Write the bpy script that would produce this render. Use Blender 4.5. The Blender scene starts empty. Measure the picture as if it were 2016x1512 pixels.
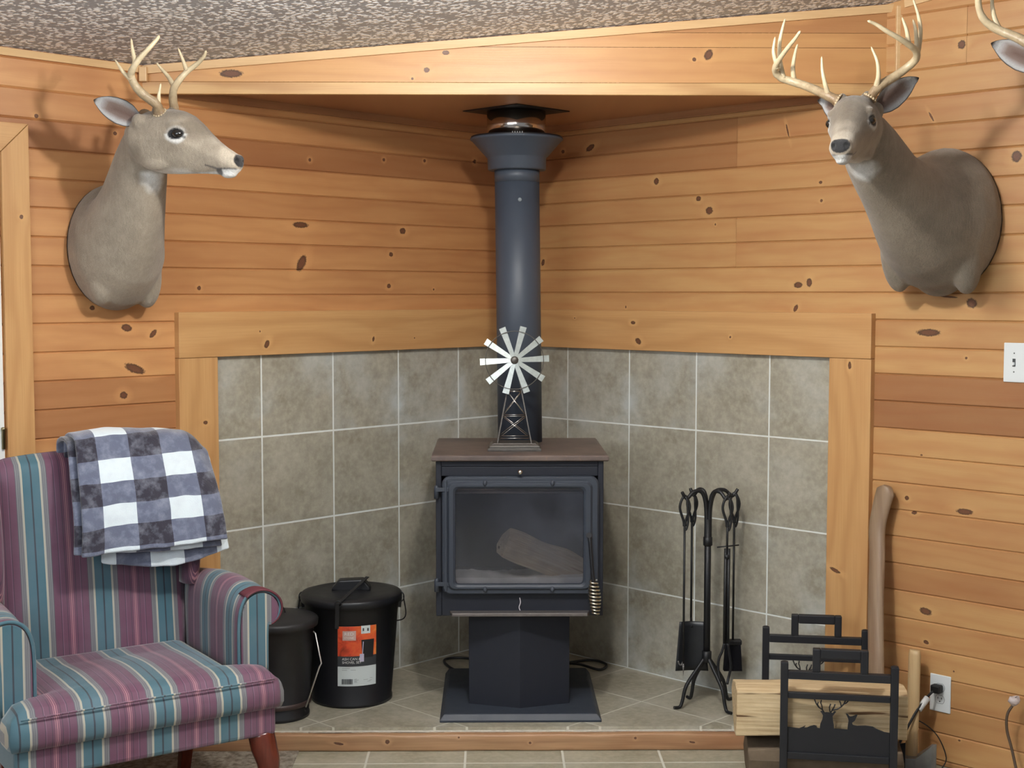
import bpy, bmesh, math, random
from mathutils import Vector, Matrix, noise
random.seed(7)
D = bpy.data
COL = bpy.context.scene.collection
PI = math.pi
R2 = math.sqrt(.5)
LD = Vector((-R2, -R2, 0))      # along the left wall, away from the corner
RD = Vector((R2, -R2, 0))       # along the right wall, away from the corner

def srgb(r, g, b):
    f = lambda c: (c / 255) / 12.92 if c / 255 <= .04045 else ((c / 255 + .055) / 1.055) ** 2.4
    return (f(r), f(g), f(b), 1)

# ------------------------------------------------------------------ materials
class NT:
    def __init__(s, name):
        s.m = D.materials.new(name); s.m.use_nodes = True
        s.t = s.m.node_tree; s.n = s.t.nodes; s.l = s.t.links
        s.b = s.n['Principled BSDF']; s.out = s.n['Material Output']
    def node(s, typ, **kw):
        n = s.n.new('ShaderNode' + typ)
        for k, v in kw.items(): setattr(n, k, v)
        return n
    def put(s, sock, v):
        if isinstance(v, bpy.types.NodeSocket): s.l.new(v, sock)
        elif v is not None: sock.default_value = v
    def math(s, op, a, b=None, c=None, clamp=False):
        n = s.node('Math', operation=op); n.use_clamp = clamp
        s.put(n.inputs[0], a)
        if b is not None: s.put(n.inputs[1], b)
        if c is not None: s.put(n.inputs[2], c)
        return n.outputs[0]
    def vmath(s, op, a, b=None):
        n = s.node('VectorMath', operation=op); s.put(n.inputs[0], a)
        if b is not None: s.put(n.inputs[1], b)
        return n.outputs['Value'] if op in ('LENGTH', 'DISTANCE', 'DOT_PRODUCT') else n.outputs[0]
    def obj(s): return s.node('TexCoord').outputs['Object']
    def sep(s, v):
        n = s.node('SeparateXYZ'); s.put(n.inputs[0], v); return n.outputs
    def comb(s, x=0, y=0, z=0):
        n = s.node('CombineXYZ')
        for i, v in enumerate((x, y, z)): s.put(n.inputs[i], v)
        return n.outputs[0]
    def noise(s, vec, scale=5, detail=3, rough=.5, dist=0):
        n = s.node('TexNoise'); s.put(n.inputs['Vector'], vec)
        n.inputs['Scale'].default_value = scale; n.inputs['Detail'].default_value = detail
        n.inputs['Roughness'].default_value = rough; n.inputs['Distortion'].default_value = dist
        return n.outputs['Fac']
    def ramp(s, fac, stops, interp='LINEAR'):
        n = s.node('ValToRGB'); s.put(n.inputs[0], fac); r = n.color_ramp; r.interpolation = interp
        while len(r.elements) < len(stops): r.elements.new(.5)
        for e, (p, c) in zip(r.elements, stops): e.position = p; e.color = c
        return n.outputs[0]
    def mix(s, fac, a, b, mode='MIX'):
        n = s.node('Mix', data_type='RGBA', blend_type=mode)
        s.put(n.inputs['Factor'], fac); s.put(n.inputs['A'], a); s.put(n.inputs['B'], b)
        return n.outputs['Result']
    def maprange(s, v, a, b, c=0, d=1):
        n = s.node('MapRange'); s.put(n.inputs[0], v)
        for i, x in enumerate((a, b, c, d)): n.inputs[i + 1].default_value = x
        return n.outputs[0]
    def bump(s, h, strength=.3, dist=.01):
        n = s.node('Bump'); n.inputs['Strength'].default_value = strength
        n.inputs['Distance'].default_value = dist; s.put(n.inputs['Height'], h)
        s.l.new(n.outputs[0], s.b.inputs['Normal'])
    def attr(s, name):
        n = s.node('Attribute'); n.attribute_name = name; return n
    def fin(s, color=None, rough=None, metal=None, spec=None, coat=None):
        if color is not None: s.put(s.b.inputs['Base Color'], color)
        if rough is not None: s.put(s.b.inputs['Roughness'], rough)
        if metal is not None: s.put(s.b.inputs['Metallic'], metal)
        if spec is not None: s.b.inputs['Specular IOR Level'].default_value = spec
        if coat is not None: s.b.inputs['Coat Weight'].default_value = coat
        return s.m

def plain(name, col, rough=.5, metal=0, spec=.5, var=.12, scale=30, bump=0, bscale=200):
    """one colour with a little mottling"""
    t = NT(name); o = t.obj(); f = t.noise(o, scale, 4)
    c = t.mix(f, tuple(x * (1 - var) for x in col[:3]) + (1,), tuple(min(1, x * (1 + var)) for x in col[:3]) + (1,))
    if bump: t.bump(t.noise(o, bscale, 3), bump, .002)
    return t.fin(c, t.maprange(f, 0, 1, rough * .85, min(1, rough * 1.15)), metal, spec)

def wood(name, light, dark, red, knots=(), along='x', ring=.5, freq=55, rough=.42, streak=.35, useattr=True, kdark=1.0):
    """boards with grain, rings that flow round the knots, per-board tone from the 'tone' attribute"""
    t = NT(name); o = t.obj()
    x, y, z = t.sep(o)
    if along == 'z': x, z = z, x
    if along == 'y': x, y = y, x
    if useattr:
        at = t.attr('tone'); tr, tg, tb = t.sep(at.outputs['Vector'])
        zz = t.math('ADD', z, t.math('MULTIPLY', tb, 7.3)); xx = t.math('ADD', x, t.math('MULTIPLY', tb, 31.7))
    else:
        zz, xx = z, x; tr = tg = None
    d = None
    for (kx, kz, rx, rz, rot) in knots:
        m = t.node('Mapping', vector_type='TEXTURE')
        t.put(m.inputs['Vector'], o)
        m.inputs['Location'].default_value = (kx, 0, kz)
        m.inputs['Rotation'].default_value = (0, math.radians(rot), 0)
        m.inputs['Scale'].default_value = (rx, 1000, rz)
        L = t.vmath('LENGTH', m.outputs[0])
        d = L if d is None else t.math('SMOOTH_MIN', d, L, .4)
    infl = t.math('DIVIDE', 1, t.math('ADD', 1, t.math('MULTIPLY', d, t.math('MULTIPLY', d, .35)))) if d is not None else 0
    warp = t.noise(t.comb(t.math('MULTIPLY', xx, 1.3), 0, t.math('MULTIPLY', zz, 5)), 1, 2)
    g = t.math('ADD', t.math('MULTIPLY', zz, freq), t.math('MULTIPLY', warp, 9))
    g = t.math('ADD', g, t.math('MULTIPLY', infl, 2.2))
    rings = t.math('ADD', t.math('MULTIPLY', t.math('SINE', t.math('MULTIPLY', g, 2.2)), .5), .5)
    rings = t.math('POWER', rings, 2.5)
    fine = t.noise(t.comb(t.math('MULTIPLY', xx, 4), 0, t.math('MULTIPLY', zz, 260)), 1, 3, .6)
    big = t.noise(t.comb(t.math('MULTIPLY', xx, 2.2), 0, t.math('MULTIPLY', zz, 9)), 1, 3, .6)
    c = t.mix(t.math('MULTIPLY', rings, ring, clamp=True), light, dark)
    c = t.mix(t.math('MULTIPLY', t.maprange(big, .42, .75), .55), c, red)
    c = t.mix(t.math('MULTIPLY', t.maprange(fine, .4, .8), streak), c, dark)
    if useattr:
        c = t.mix(t.math('MULTIPLY', tg, 1.0), c, red)
        lum = t.maprange(tr, 0, 1, 1.12, .58)
        c = t.mix(1, c, t.comb(lum, lum, lum), 'MULTIPLY')
    if d is not None:
        dn = t.math('ADD', d, t.maprange(t.noise(o, 160, 2), 0, 1, -.35, .35))
        halo = t.maprange(dn, 1.0, 3.2, 1, 0)
        c = t.mix(t.math('MULTIPLY', halo, .40), c, tuple(min(1, v * 1.25) for v in light[:3]) + (1,))
        rim = t.maprange(dn, .95, 1.25, 1, 0)
        kc = t.mix(t.maprange(dn, .55, .95), srgb(104, 60, 44), srgb(44, 22, 20))
        kc = t.mix(t.math('MULTIPLY', t.noise(o, 300, 2), .7), kc, srgb(46, 26, 24))
        c = t.mix(t.math('MULTIPLY', rim, .9 * kdark), c, kc)
    t.bump(t.math('ADD', t.math('MULTIPLY', rings, .6), fine), .12, .002)
    return t.fin(c, .5 if rough is None else rough, 0, .45)

# ------------------------------------------------------------------ mesh helpers
class MB:
    """collects shapes into one mesh"""
    def __init__(s):
        s.bm = bmesh.new(); s.fl = {}
    def _face(s, vs, smooth=False):
        try:
            f = s.bm.faces.new(vs); f.smooth = smooth; return f
        except ValueError: return None
    def box(s, lo, hi, mat=None):
        a, b = Vector(lo), Vector(hi); v = []
        for x in (a.x, b.x):
            for y in (a.y, b.y):
                for z in (a.z, b.z):
                    p = Vector((x, y, z)); v.append(s.bm.verts.new(mat @ p if mat else p))
        for q in ((0, 1, 3, 2), (4, 6, 7, 5), (0, 4, 5, 1), (2, 3, 7, 6), (0, 2, 6, 4), (1, 5, 7, 3)):
            s._face([v[i] for i in q])
        return s
    def bar(s, p, q, w, h=None, up=(0, 0, 1)):
        """square bar from p to q"""
        p, q = Vector(p), Vector(q); h = h or w; d = (q - p); L = d.length; d.normalize()
        u = Vector(up)
        if abs(d.dot(u)) > .95: u = Vector((0, 1, 0)) if abs(d.y) < .9 else Vector((1, 0, 0))
        a = d.cross(u).normalized(); b = a.cross(d).normalized()
        m = Matrix((( a.x, d.x, b.x, p.x), (a.y, d.y, b.y, p.y), (a.z, d.z, b.z, p.z), (0, 0, 0, 1)))
        return s.box((-w / 2, 0, -h / 2), (w / 2, L, h / 2), m)
    def loft(s, rings, caps=True, closed=True, smooth=True):
        vs = [[s.bm.verts.new(p) for p in r] for r in rings]
        n = len(vs[0])
        for a, b in zip(vs, vs[1:]):
            for i in range(n if closed else n - 1):
                j = (i + 1) % n
                s._face((a[i], a[j], b[j], b[i]), smooth)
        if caps and closed:
            s._face(vs[0][::-1]); s._face(vs[-1])
        return s
    def tube(s, pts, r, seg=10, caps=True, cyclic=False):
        P = [Vector(p) for p in pts]; n = len(P)
        R = r if isinstance(r, (list, tuple)) else [r] * n
        rings = []; prev = None
        for i in range(n):
            if cyclic: t = P[(i + 1) % n] - P[i - 1]
            else: t = P[min(i + 1, n - 1)] - P[max(i - 1, 0)]
            t.normalize()
            if prev is None:
                u = Vector((0, 0, 1)) if abs(t.z) < .9 else Vector((1, 0, 0))
                a = t.cross(u).normalized()
            else:
                a = (prev - t * prev.dot(t)).normalized()
            prev = a; b = t.cross(a)
            rings.append([P[i] + (a * math.cos(k * 2 * PI / seg) + b * math.sin(k * 2 * PI / seg)) * R[i] for k in range(seg)])
        if cyclic: rings.append(rings[0]); 
        return s.loft(rings, caps and not cyclic)
    def lathe(s, prof, c=(0, 0, 0), seg=48, caps=True, smooth=True):
        """prof: (r, z) list"""
        rings = [[Vector((c[0] + r * math.cos(k * 2 * PI / seg), c[1] + r * math.sin(k * 2 * PI / seg), c[2] + z)) for k in range(seg)] for r, z in prof]
        return s.loft(rings, caps, True, smooth)
    def prism(s, poly, lo, hi, ax='z'):
        """poly is 2-D; extruded along ax from lo to hi"""
        def P(a, b, h):
            return Vector((a, b, h)) if ax == 'z' else (Vector((a, h, b)) if ax == 'y' else Vector((h, a, b)))
        A = [s.bm.verts.new(P(a, b, lo)) for a, b in poly]; B = [s.bm.verts.new(P(a, b, hi)) for a, b in poly]
        n = len(poly)
        for i in range(n): s._face((A[i], A[(i + 1) % n], B[(i + 1) % n], B[i]))
        s._face(A[::-1]); s._face(B)
        return s
    def ball(s, c, r, seg=16, sc=(1, 1, 1), rot=None):
        m = Matrix.Translation(c) @ (rot.to_4x4() if rot else Matrix()) @ Matrix.Diagonal((r * sc[0], r * sc[1], r * sc[2], 1))
        g = bmesh.ops.create_uvsphere(s.bm, u_segments=seg, v_segments=seg * 2 // 3, radius=1, matrix=m)
        for v in g['verts']:
            for f in v.link_faces: f.smooth = True
        return s
    def grid(s, fn, nu, nv, smooth=True):
        V = [[s.bm.verts.new(fn(i / nu, j / nv)) for j in range(nv + 1)] for i in range(nu + 1)]
        for i in range(nu):
            for j in range(nv): s._face((V[i][j], V[i + 1][j], V[i + 1][j + 1], V[i][j + 1]), smooth)
        return s
    def build(s, name, mat, parent=None, bevel=0, bseg=2, sub=0, solid=0, attrs=None, xform=None, fixn=True, soff=-1, smooth=None):
        if fixn: bmesh.ops.recalc_face_normals(s.bm, faces=s.bm.faces[:])
        me = D.meshes.new(name); s.bm.to_mesh(me); s.bm.free()
        if smooth is not None: me.polygons.foreach_set('use_smooth', [smooth] * len(me.polygons))
        o = D.objects.new(name, me); COL.objects.link(o)
        if mat is not None:
            for m in (mat if isinstance(mat, (list, tuple)) else [mat]): me.materials.append(m)
        if attrs:
            for an, fn in attrs.items():
                a = me.attributes.new(an, 'FLOAT_VECTOR', 'POINT')
                for v in me.vertices: a.data[v.index].vector = fn(v.co)
        if parent is not None: o.parent = parent
        if xform is not None: o.matrix_local = xform
        if solid:
            m = o.modifiers.new('s', 'SOLIDIFY'); m.thickness = solid; m.offset = soff
        if bevel:
            m = o.modifiers.new('b', 'BEVEL'); m.width = bevel; m.segments = bseg; m.limit_method = 'ANGLE'; m.angle_limit = math.radians(40)
            m.harden_normals = False
        if sub:
            m = o.modifiers.new('u', 'SUBSURF'); m.levels = m.render_levels = sub
        return o

def tag(o, label=None, cat=None, group=None, kind=None):
    if label: o['label'] = label
    if cat: o['category'] = cat
    if group: o['group'] = group
    if kind: o['kind'] = kind
    return o

def thing(name, label, cat, loc=(0, 0, 0), rz=0, group=None, kind=None):
    o = D.objects.new(name, None); COL.objects.link(o); o.empty_display_size = .1
    o.location = loc; o.rotation_euler = (0, 0, rz)
    return tag(o, label, cat, group, kind)

def sm(pts, n=6):
    """Catmull-Rom through pts"""
    P = [Vector(p) for p in pts]; P = [P[0] * 2 - P[1]] + P + [P[-1] * 2 - P[-2]]; out = []
    for i in range(1, len(P) - 2):
        for k in range(n):
            t = k / n; a, b, c, d = P[i - 1:i + 3]
            out.append(.5 * ((2 * b) + (c - a) * t + (2 * a - 5 * b + 4 * c - d) * t * t + (3 * b - a - 3 * c + d) * t ** 3))
    out.append(P[-2]); return out

def rad(a, b, n, pw=1): return [a + (b - a) * (i / (n - 1)) ** pw for i in range(n)]

def text_mesh(body, size, font_extrude=0.0):
    c = D.curves.new('t', 'FONT'); c.body = body; c.size = size; c.extrude = font_extrude; c.resolution_u = 2
    o = D.objects.new('t', c); COL.objects.link(o)
    dg = bpy.context.evaluated_depsgraph_get()
    me = D.meshes.new_from_object(o.evaluated_get(dg))
    D.objects.remove(o); D.curves.remove(c)
    return me

# matrices that carry wall-local (x along wall, y out of wall [negative], z up)
ML = Matrix.Rotation(math.radians(45), 4, 'Z')      # placeholder, filled below
# ------------------------------------------------------------------ camera
cam = D.cameras.new('camera'); co = D.objects.new('camera', cam); COL.objects.link(co)
YAW, PITCH, ROLL = -.01411034, -.06610765, .00060092
co.location = (-.0802416, -5.96925608, 1.60210401)
co.matrix_world = Matrix.Translation(co.location) @ Matrix.Rotation(YAW, 4, 'Z') @ Matrix.Rotation(PI / 2 + PITCH, 4, 'X') @ Matrix.Rotation(ROLL, 4, 'Z')
cam.sensor_width = 36; cam.lens = 2686.686 / 2016 * 36; cam.clip_start = .05
bpy.context.scene.camera = co

# ------------------------------------------------------------------ wall frames: local x = distance from the corner, local -y = into the room (left), z up
# left wall: local x axis = LD, right wall: local x axis = RD; local y axis chosen so that 'into the room' is known per wall
def frame(X, N):
    return Matrix(((X.x, N.x, 0, 0), (X.y, N.y, 0, 0), (0, 0, 1, 0), (0, 0, 0, 1)))
FL = frame(LD, RD)      # local y = into the room (mirrored frame is fine for coordinates; normals are recalculated)
FR = frame(RD, LD)

HON = srgb(198, 148, 97); HOND = srgb(168, 114, 68); HONR = srgb(158, 100, 64)
PINE = srgb(200, 156, 104); PINED = srgb(168, 120, 72); PINER = srgb(188, 138, 88)

KL = [(1.093,2.104,.006,.006,0),(.728,2.13,.006,.006,0),(.511,2.141,.006,.006,0),(.226,2.158,.008,.008,0),(1.139,1.859,.032,.01,0),(.631,1.853,.014,.011,0),(.693,1.758,.009,.008,0),(1.136,1.716,.016,.030,-30),(.705,1.632,.009,.008,0),(.463,1.619,.004,.004,0),(2.179,2.167,.006,.006,0),(1.902,2.135,.006,.006,0),(1.585,1.621,.007,.007,0),(1.998,1.554,.008,.007,0),(1.872,1.486,.018,.011,-10),(1.771,1.464,.016,.008,45),(1.844,1.346,.036,.013,-20),(1.888,1.258,.013,.011,0)]
KR = [(.307,2.194,.008,.007,0),(.458,2.199,.022,.01,-25),(.802,2.043,.011,.012,0),(1.007,1.966,.01,.009,0),(1.058,1.918,.015,.013,0),(1.087,1.865,.003,.004,0),(1.541,1.998,.006,.005,0),(1.546,1.933,.005,.005,0),(.195,1.734,.008,.013,20),(1.455,1.634,.016,.01,0),(1.501,1.643,.01,.014,0),(1.446,1.55,.007,.013,30),(.651,1.549,.003,.005,0),(1.401,2.192,.003,.022,-15),(2.117,1.572,.017,.014,20),(2.033,1.593,.03,.003,5),(1.967,1.472,.038,.011,0),(2.102,1.391,.004,.004,0),(1.95,1.056,.004,.003,0),(1.899,.904,.007,.007,0),(1.927,.856,.009,.005,0),(2.109,.88,.026,.009,0),(1.977,.523,.02,.011,10),(1.981,.417,.009,.006,20),(2.083,.336,.003,.003,0),(2.108,.105,.004,.003,0),(2.062,2.416,.012,.013,0),(2.256,2.04,.015,.017,0),(1.96,2.192,.003,.016,-30)]
M_wallL = wood('honey_planks_left', HON, HOND, HONR, KL, ring=.30, streak=.18)
M_wallR = wood('honey_planks_right', srgb(188, 148, 98), HOND, HONR, KR, ring=.30, streak=.18)
M_trim = wood('pale_pine_board', PINE, PINED, PINER, [(1.318,1.417,.009,.014,-30),(.811,1.424,.005,.009,-15),(.595,1.423,.003,.003,0),(1.348,1.464,.003,.003,0)], ring=.42, freq=38, useattr=False)
M_trimR = wood('pale_pine_board_b', PINE, PINED, PINER, [(.401,1.501,.003,.003,0),(.712,1.487,.01,.006,0),(.739,1.414,.014,.01,30),(1.181,1.44,.004,.004,0)], ring=.42, freq=38, useattr=False)
M_trimV = wood('pale_pine_upright', PINE, PINED, PINER, (), along='z', ring=.42, freq=38, useattr=False)

def pine_upright(name, knots):
    # knots given as (s, z, rx, rz, rot); the mapping is on the raw object vector so order is unchanged
    return wood(name, PINE, PINED, PINER, knots, along='z', ring=.42, freq=38, useattr=False)

PITCH_P = .0933
def planks(name, fr, g0, length, top_fn, tones, joints, mat):
    """one wall: rows of V-grooved boards; rows may be cut by butt joints"""
    mb = MB(); bm = mb.bm; lay = []
    d, w = .0055, .0045
    k0 = int(-g0 / PITCH_P) - 1
    k = k0; ztop_max = max(top_fn(0), top_fn(length)) - .001
    while g0 + k * PITCH_P < ztop_max:
        z0 = max(0, g0 + k * PITCH_P); z1 = g0 + (k + 1) * PITCH_P
        if z1 <= .001: k += 1; continue
        cuts = [0] + sorted(joints.get(k, [])) + [length]
        for si, (a, b) in enumerate(zip(cuts, cuts[1:])):
            if fr is FR:
                a_s = (z0 - CEIL0) / CSL - .05
                if b <= a_s: continue
                a = max(a, a_s)
            rnd = random.Random(k * 37 + si * 11 + (5 if fr is FR else 2))
            T = tones.get((k, si)) or tones.get(k) or (rnd.uniform(.05, .32), rnd.uniform(0, .30))
            tone = (T[0], T[1], rnd.random())
            prof = [(z0, -.002), (z0, 0), (z0 + w, d), (z1 - w, d), (z1, 0), (z1, -.002)]
            e = .0008 if a > 0 else 0
            for (za, da), (zb, db) in zip(prof, prof[1:]):
                vs = []
                for (s, z, y) in ((a + e, za, da), (b, za, da), (b, zb, db), (a + e, zb, db)):
                    z = min(z, top_fn(s)) if fr is FL else z; vs.append(bm.verts.new((s, y, z)))
                if abs(vs[2].co.z - vs[1].co.z) < 1e-6 and abs(da - db) < 1e-6: continue
                bm.faces.new(vs); lay += [tone] * 4
            if a > 0:
                vs = [bm.verts.new(p) for p in ((a + .0008, -.002, z0), (a + .0008, d, z0), (a + .0008, d, z1), (a + .0008, -.002, z1))]
                bm.faces.new(vs); lay += [tone] * 4
        k += 1
    used = [v for v in bm.verts if v.link_faces]
    # backing
    v0 = [bm.verts.new(p) for p in ((0, -.003, 0), (length, -.003, 0), (length, -.003, top_fn(length)), (0, -.003, top_fn(0)))]
    bm.faces.new(v0)
    dead = [v for v in bm.verts if not v.link_faces]
    bmesh.ops.delete(bm, geom=dead, context='VERTS')
    bm.verts.ensure_lookup_table()
    # orient every face towards +y
    for f in bm.faces:
        f.normal_update()
        if f.normal.y < -1e-4: f.normal_flip()
    tones_out = lay + [(.5, .5, 0)] * 4
    me = D.meshes.new(name); bm.to_mesh(me); bm.free()
    a = me.attributes.new('tone', 'FLOAT_VECTOR', 'POINT')
    for i, v in enumerate(me.vertices): a.data[i].vector = tones_out[i] if i < len(tones_out) else (.3, .2, 0)
    me.materials.append(mat)
    o = D.objects.new(name, me); COL.objects.link(o); o.matrix_world = fr
    tag(o, kind='structure'); return o

CEIL0, CSL = 2.372, .119
RL = 6.2
topL = lambda s: CEIL0
topR = lambda s: CEIL0 + CSL * s
# groove g0 (k=0) sits near eye level; k counts upward
tL = {-1:(.12,.15), 0:(.22,.22), 1:(.20,.25), 2:(.16,.2), 3:(.2,.3), 4:(.14,.15), 5:(.52,.62), 6:(.25,.25), 7:(.15,.1), 8:(.30,.3), -2:(.10,.05), -3:(.12,.08), -4:(.42,.45), -5:(.45,.5), -6:(.14,.1)}
tR = {0:(.06,.05), -1:(.08,.02), -2:(.16,.1), -3:(.06,.02), -4:(.50,.62), -5:(.58,.62), -6:(.10,.08), -7:(.10,.08), -8:(.16,.12), -9:(.20,.12), -10:(.22,.25), -11:(.34,.4), 1:(.12,.08), 2:(.14,.12), 3:(.2,.25), 4:(.18,.18), (5,0):(.48,.55), (5,1):(.24,.3), (6,0):(.45,.5), (6,1):(.24,.28), 7:(.2,.15), 8:(.15,.1)}
planks('wall_left', FL, 1.597, RL, topL, tL, {}, M_wallL)
planks('wall_right', FR, 1.606, RL, topR, tR, {1:[1.182], 2:[1.182], 5:[1.182], 6:[1.182], 8:[2.079], 9:[2.079]}, M_wallR)

# ------------------------------------------------------------------ tile
def tile_mat(name, a0, b0, T, gw, c1, c2, haze, grout, axes='xz', rough=.45, hz=.6, grime=0):
    t = NT(name); o = t.obj(); x, y, z = t.sep(o); b = z if axes == 'xz' else y
    u = t.math('DIVIDE', t.math('SUBTRACT', x, a0), T); v = t.math('DIVIDE', t.math('SUBTRACT', b, b0), T)
    fu = t.math('FRACT', u); fv = t.math('FRACT', v)
    du = t.math('MINIMUM', fu, t.math('SUBTRACT', 1, fu)); dv = t.math('MINIMUM', fv, t.math('SUBTRACT', 1, fv))
    dd = t.math('MINIMUM', du, dv)
    dd = t.math('ADD', dd, t.maprange(t.noise(o, 60, 2), 0, 1, -.002, .002))
    g = t.maprange(dd, gw / T / 2, gw / T / 2 + .004, 1, 0)
    cell = t.comb(t.math('FLOOR', u), t.math('FLOOR', v), 0)
    wn = t.node('TexWhiteNoise'); t.put(wn.inputs['Vector'], cell)
    off = t.vmath('ADD', o, t.vmath('MULTIPLY', wn.outputs['Color'], (9, 9, 9)))
    n1 = t.noise(off, 7, 6, .65); n2 = t.noise(off, 45, 4, .6); n3 = t.noise(o, 2.2, 3, .5, 1)
    c = t.mix(t.maprange(n1, .3, .7), c1, c2)
    c = t.mix(t.math('MULTIPLY', t.maprange(n2, .45, .8), .5), c, tuple(min(1, q * 1.35) for q in c2[:3]) + (1,))
    c = t.mix(t.math('MULTIPLY', t.maprange(n2, .2, .42, 1, 0), .35), c, tuple(q * .6 for q in c1[:3]) + (1,))
    near = t.maprange(dd, 0, .16, 1, 0)
    hf = t.math('MULTIPLY', t.math('MULTIPLY', t.maprange(n3, .45, .68), t.maprange(n1, .35, .6)), t.math('ADD', .45, near))
    c = t.mix(t.math('MULTIPLY', hf, hz, clamp=True), c, haze)
    c = t.mix(g, c, grout)
    h = t.math('ADD', t.math('MULTIPLY', g, -1), t.math('MULTIPLY', n2, .25))
    t.bump(h, .35, .004)
    return t.fin(c, t.mix(g, (rough,) * 3 + (1,), (.85,) * 3 + (1,)), 0, .4)

TC1, TC2 = srgb(140, 134, 118), srgb(172, 167, 152)
HAZE = srgb(196, 206, 208); GROUT = srgb(226, 230, 226)
T = .333
M_tileL = tile_mat('grey_beige_tile_left', .3288, 1.075, T, .0055, TC1, TC2, HAZE, GROUT)
M_tileR = tile_mat('grey_beige_tile_right', .3425, 1.075, T, .0045, TC1, TC2, HAZE, GROUT, hz=.45)
M_hearth = tile_mat('hearth_tile', .34, .335, T, .005, srgb(140, 134, 116), srgb(172, 166, 148), srgb(196, 196, 188), srgb(206, 204, 190), axes='xy', rough=.4, hz=.3)
M_floor = tile_mat('floor_tile', -.176, -1.398, .3385, .007, srgb(146, 142, 122), srgb(172, 168, 148), srgb(196, 194, 180), srgb(214, 214, 202), axes='xy', rough=.4, hz=.3)
HZ = .075
for nm, fr, s1, m in (('wall_left_tile', FL, 1.53, M_tileL), ('wall_right_tile', FR, 1.605, M_tileR)):
    mb = MB(); mb.box((.0, .0, HZ), (s1, .010, 1.405)); o = mb.build(nm, m); o.matrix_world = fr; tag(o, kind='structure')

# surround boards, corner to upright and the uprights
def wbox(name, fr, lo, hi, mat, bev=.002, kind='structure'):
    o = MB().box(lo, hi).build(name, mat, bevel=bev); o.matrix_world = fr; return tag(o, kind=kind)
wbox('trim_1', FL, (0, 0, 1.377), (1.687, .034, 1.537), M_trim)
wbox('trim_2', FR, (0, 0, 1.377), (1.768, .034, 1.535), M_trimR)
wbox('trim_3', FL, (1.528, 0, 0.0), (1.687, .031, 1.376), pine_upright('upright_a', [(1.583, 1.146, .008, .006, 0)]))
wbox('trim_4', FR, (1.603, 0, 0.0), (1.768, .031, 1.376), pine_upright('upright_b', [(1.685, 1.352, .006, .012, 0), (1.64, .62, .02, .006, 20)]))
# door casing on the left wall with a mitred head, and the white door beyond it
mb = MB(); mb.prism([(2.215, 0), (2.306, 0), (2.306, 2.045), (2.215, 2.136)], 0, .022, 'y')
o = mb.build('trim_5', pine_upright('upright_c', [(2.245, 1.844, .006, .006, 0)]), bevel=.0015); o.matrix_world = FL; tag(o, kind='structure')
mb = MB(); mb.prism([(2.307, 2.046), (3.2, 2.046), (3.2, 2.137), (2.216, 2.137)], 0, .022, 'y')
o = mb.build('trim_6', M_trim, bevel=.0015); o.matrix_world = FL; tag(o, kind='structure')
M_white = plain('white_paint', srgb(232, 234, 232), .4, var=.02)
dr = wbox('door_1', FL, (2.312, 0, .01), (3.12, .012, 2.04), M_white)
mb = MB(); mb.lathe([(.006, 0), (.006, .06), (.008, .061), (.007, .068), (.002, .07)], (2.318, .016, 1.11), 12)
hg = mb.build('hinge', plain('brass_dull', srgb(150, 140, 110), .35, 1), dr)

# ------------------------------------------------------------------ ceiling (slopes up along the right wall)
t = NT('popcorn_ceiling'); o_ = t.obj()
vn = t.node('TexVoronoi'); t.put(vn.inputs['Vector'], t.vmath('ADD', o_, t.comb(t.math('MULTIPLY', t.noise(o_, 60, 2), .02), t.math('MULTIPLY', t.noise(t.vmath('ADD', o_, (5, 5, 5)), 60, 2), .02), 0))); vn.inputs['Scale'].default_value = 62
blob = t.maprange(vn.outputs['Distance'], .15, .62, 1, 0)
blob = t.math('MULTIPLY', blob, t.maprange(t.noise(o_, 26, 3, .6), .36, .5))
fl = t.noise(o_, 180, 3)
h = t.math('ADD', blob, t.math('MULTIPLY', fl, .35))
c = t.mix(t.maprange(h, .30, .50), srgb(160, 163, 168), srgb(255, 255, 255))  # glints painted in: grain tops white, hollows grey
t.bump(h, .6, .006)
M_ceil = t.fin(c, .45, 0, .6)
def ceilz(p): return CEIL0 + CSL * (p[0] * RD.x + p[1] * RD.y)
pts = [Vector((0, 0, 0)), LD * RL, LD * RL + RD * RL, RD * RL]
mb = MB(); A = [mb.bm.verts.new((p.x, p.y, ceilz(p))) for p in pts]; B = [mb.bm.verts.new((p.x, p.y, ceilz(p) + .1)) for p in pts]
mb.bm.faces.new(A); mb.bm.faces.new(B)
for i in range(4): mb.bm.faces.new((A[i], A[(i + 1) % 4], B[(i + 1) % 4], B[i]))
tag(mb.build('ceiling', M_ceil), kind='structure')
# small crown strips
M_crown = plain('pale_strip', srgb(206, 172, 128), .5, var=.08)
M_crown = wood('pale_strip_wood', srgb(214, 180, 134), srgb(184, 146, 100), srgb(196, 156, 110), (), useattr=False, ring=.2)
SX = 1.79        # soffit meets both walls this far from the corner
mb = MB(); mb.prism([(0, CEIL0 - .026), (.012, CEIL0 - .026), (.02, CEIL0 - .004), (0, CEIL0 - .004)], SX + .02, RL, 'x')
o = mb.build('trim_7', M_crown); o.matrix_world = FL; tag(o, kind='structure')
mb = MB()
for s0, s1 in ((SX + .07, RL),):
    mb.loft([[Vector((s, 0, topR(s) - .03)), Vector((s, .014, topR(s) - .03)), Vector((s, .02, topR(s) - .004)), Vector((s, 0, topR(s) - .004))] for s in (s0, s1)], smooth=False)
o = mb.build('trim_8', M_crown); o.matrix_world = FR; tag(o, kind='structure')

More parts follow.
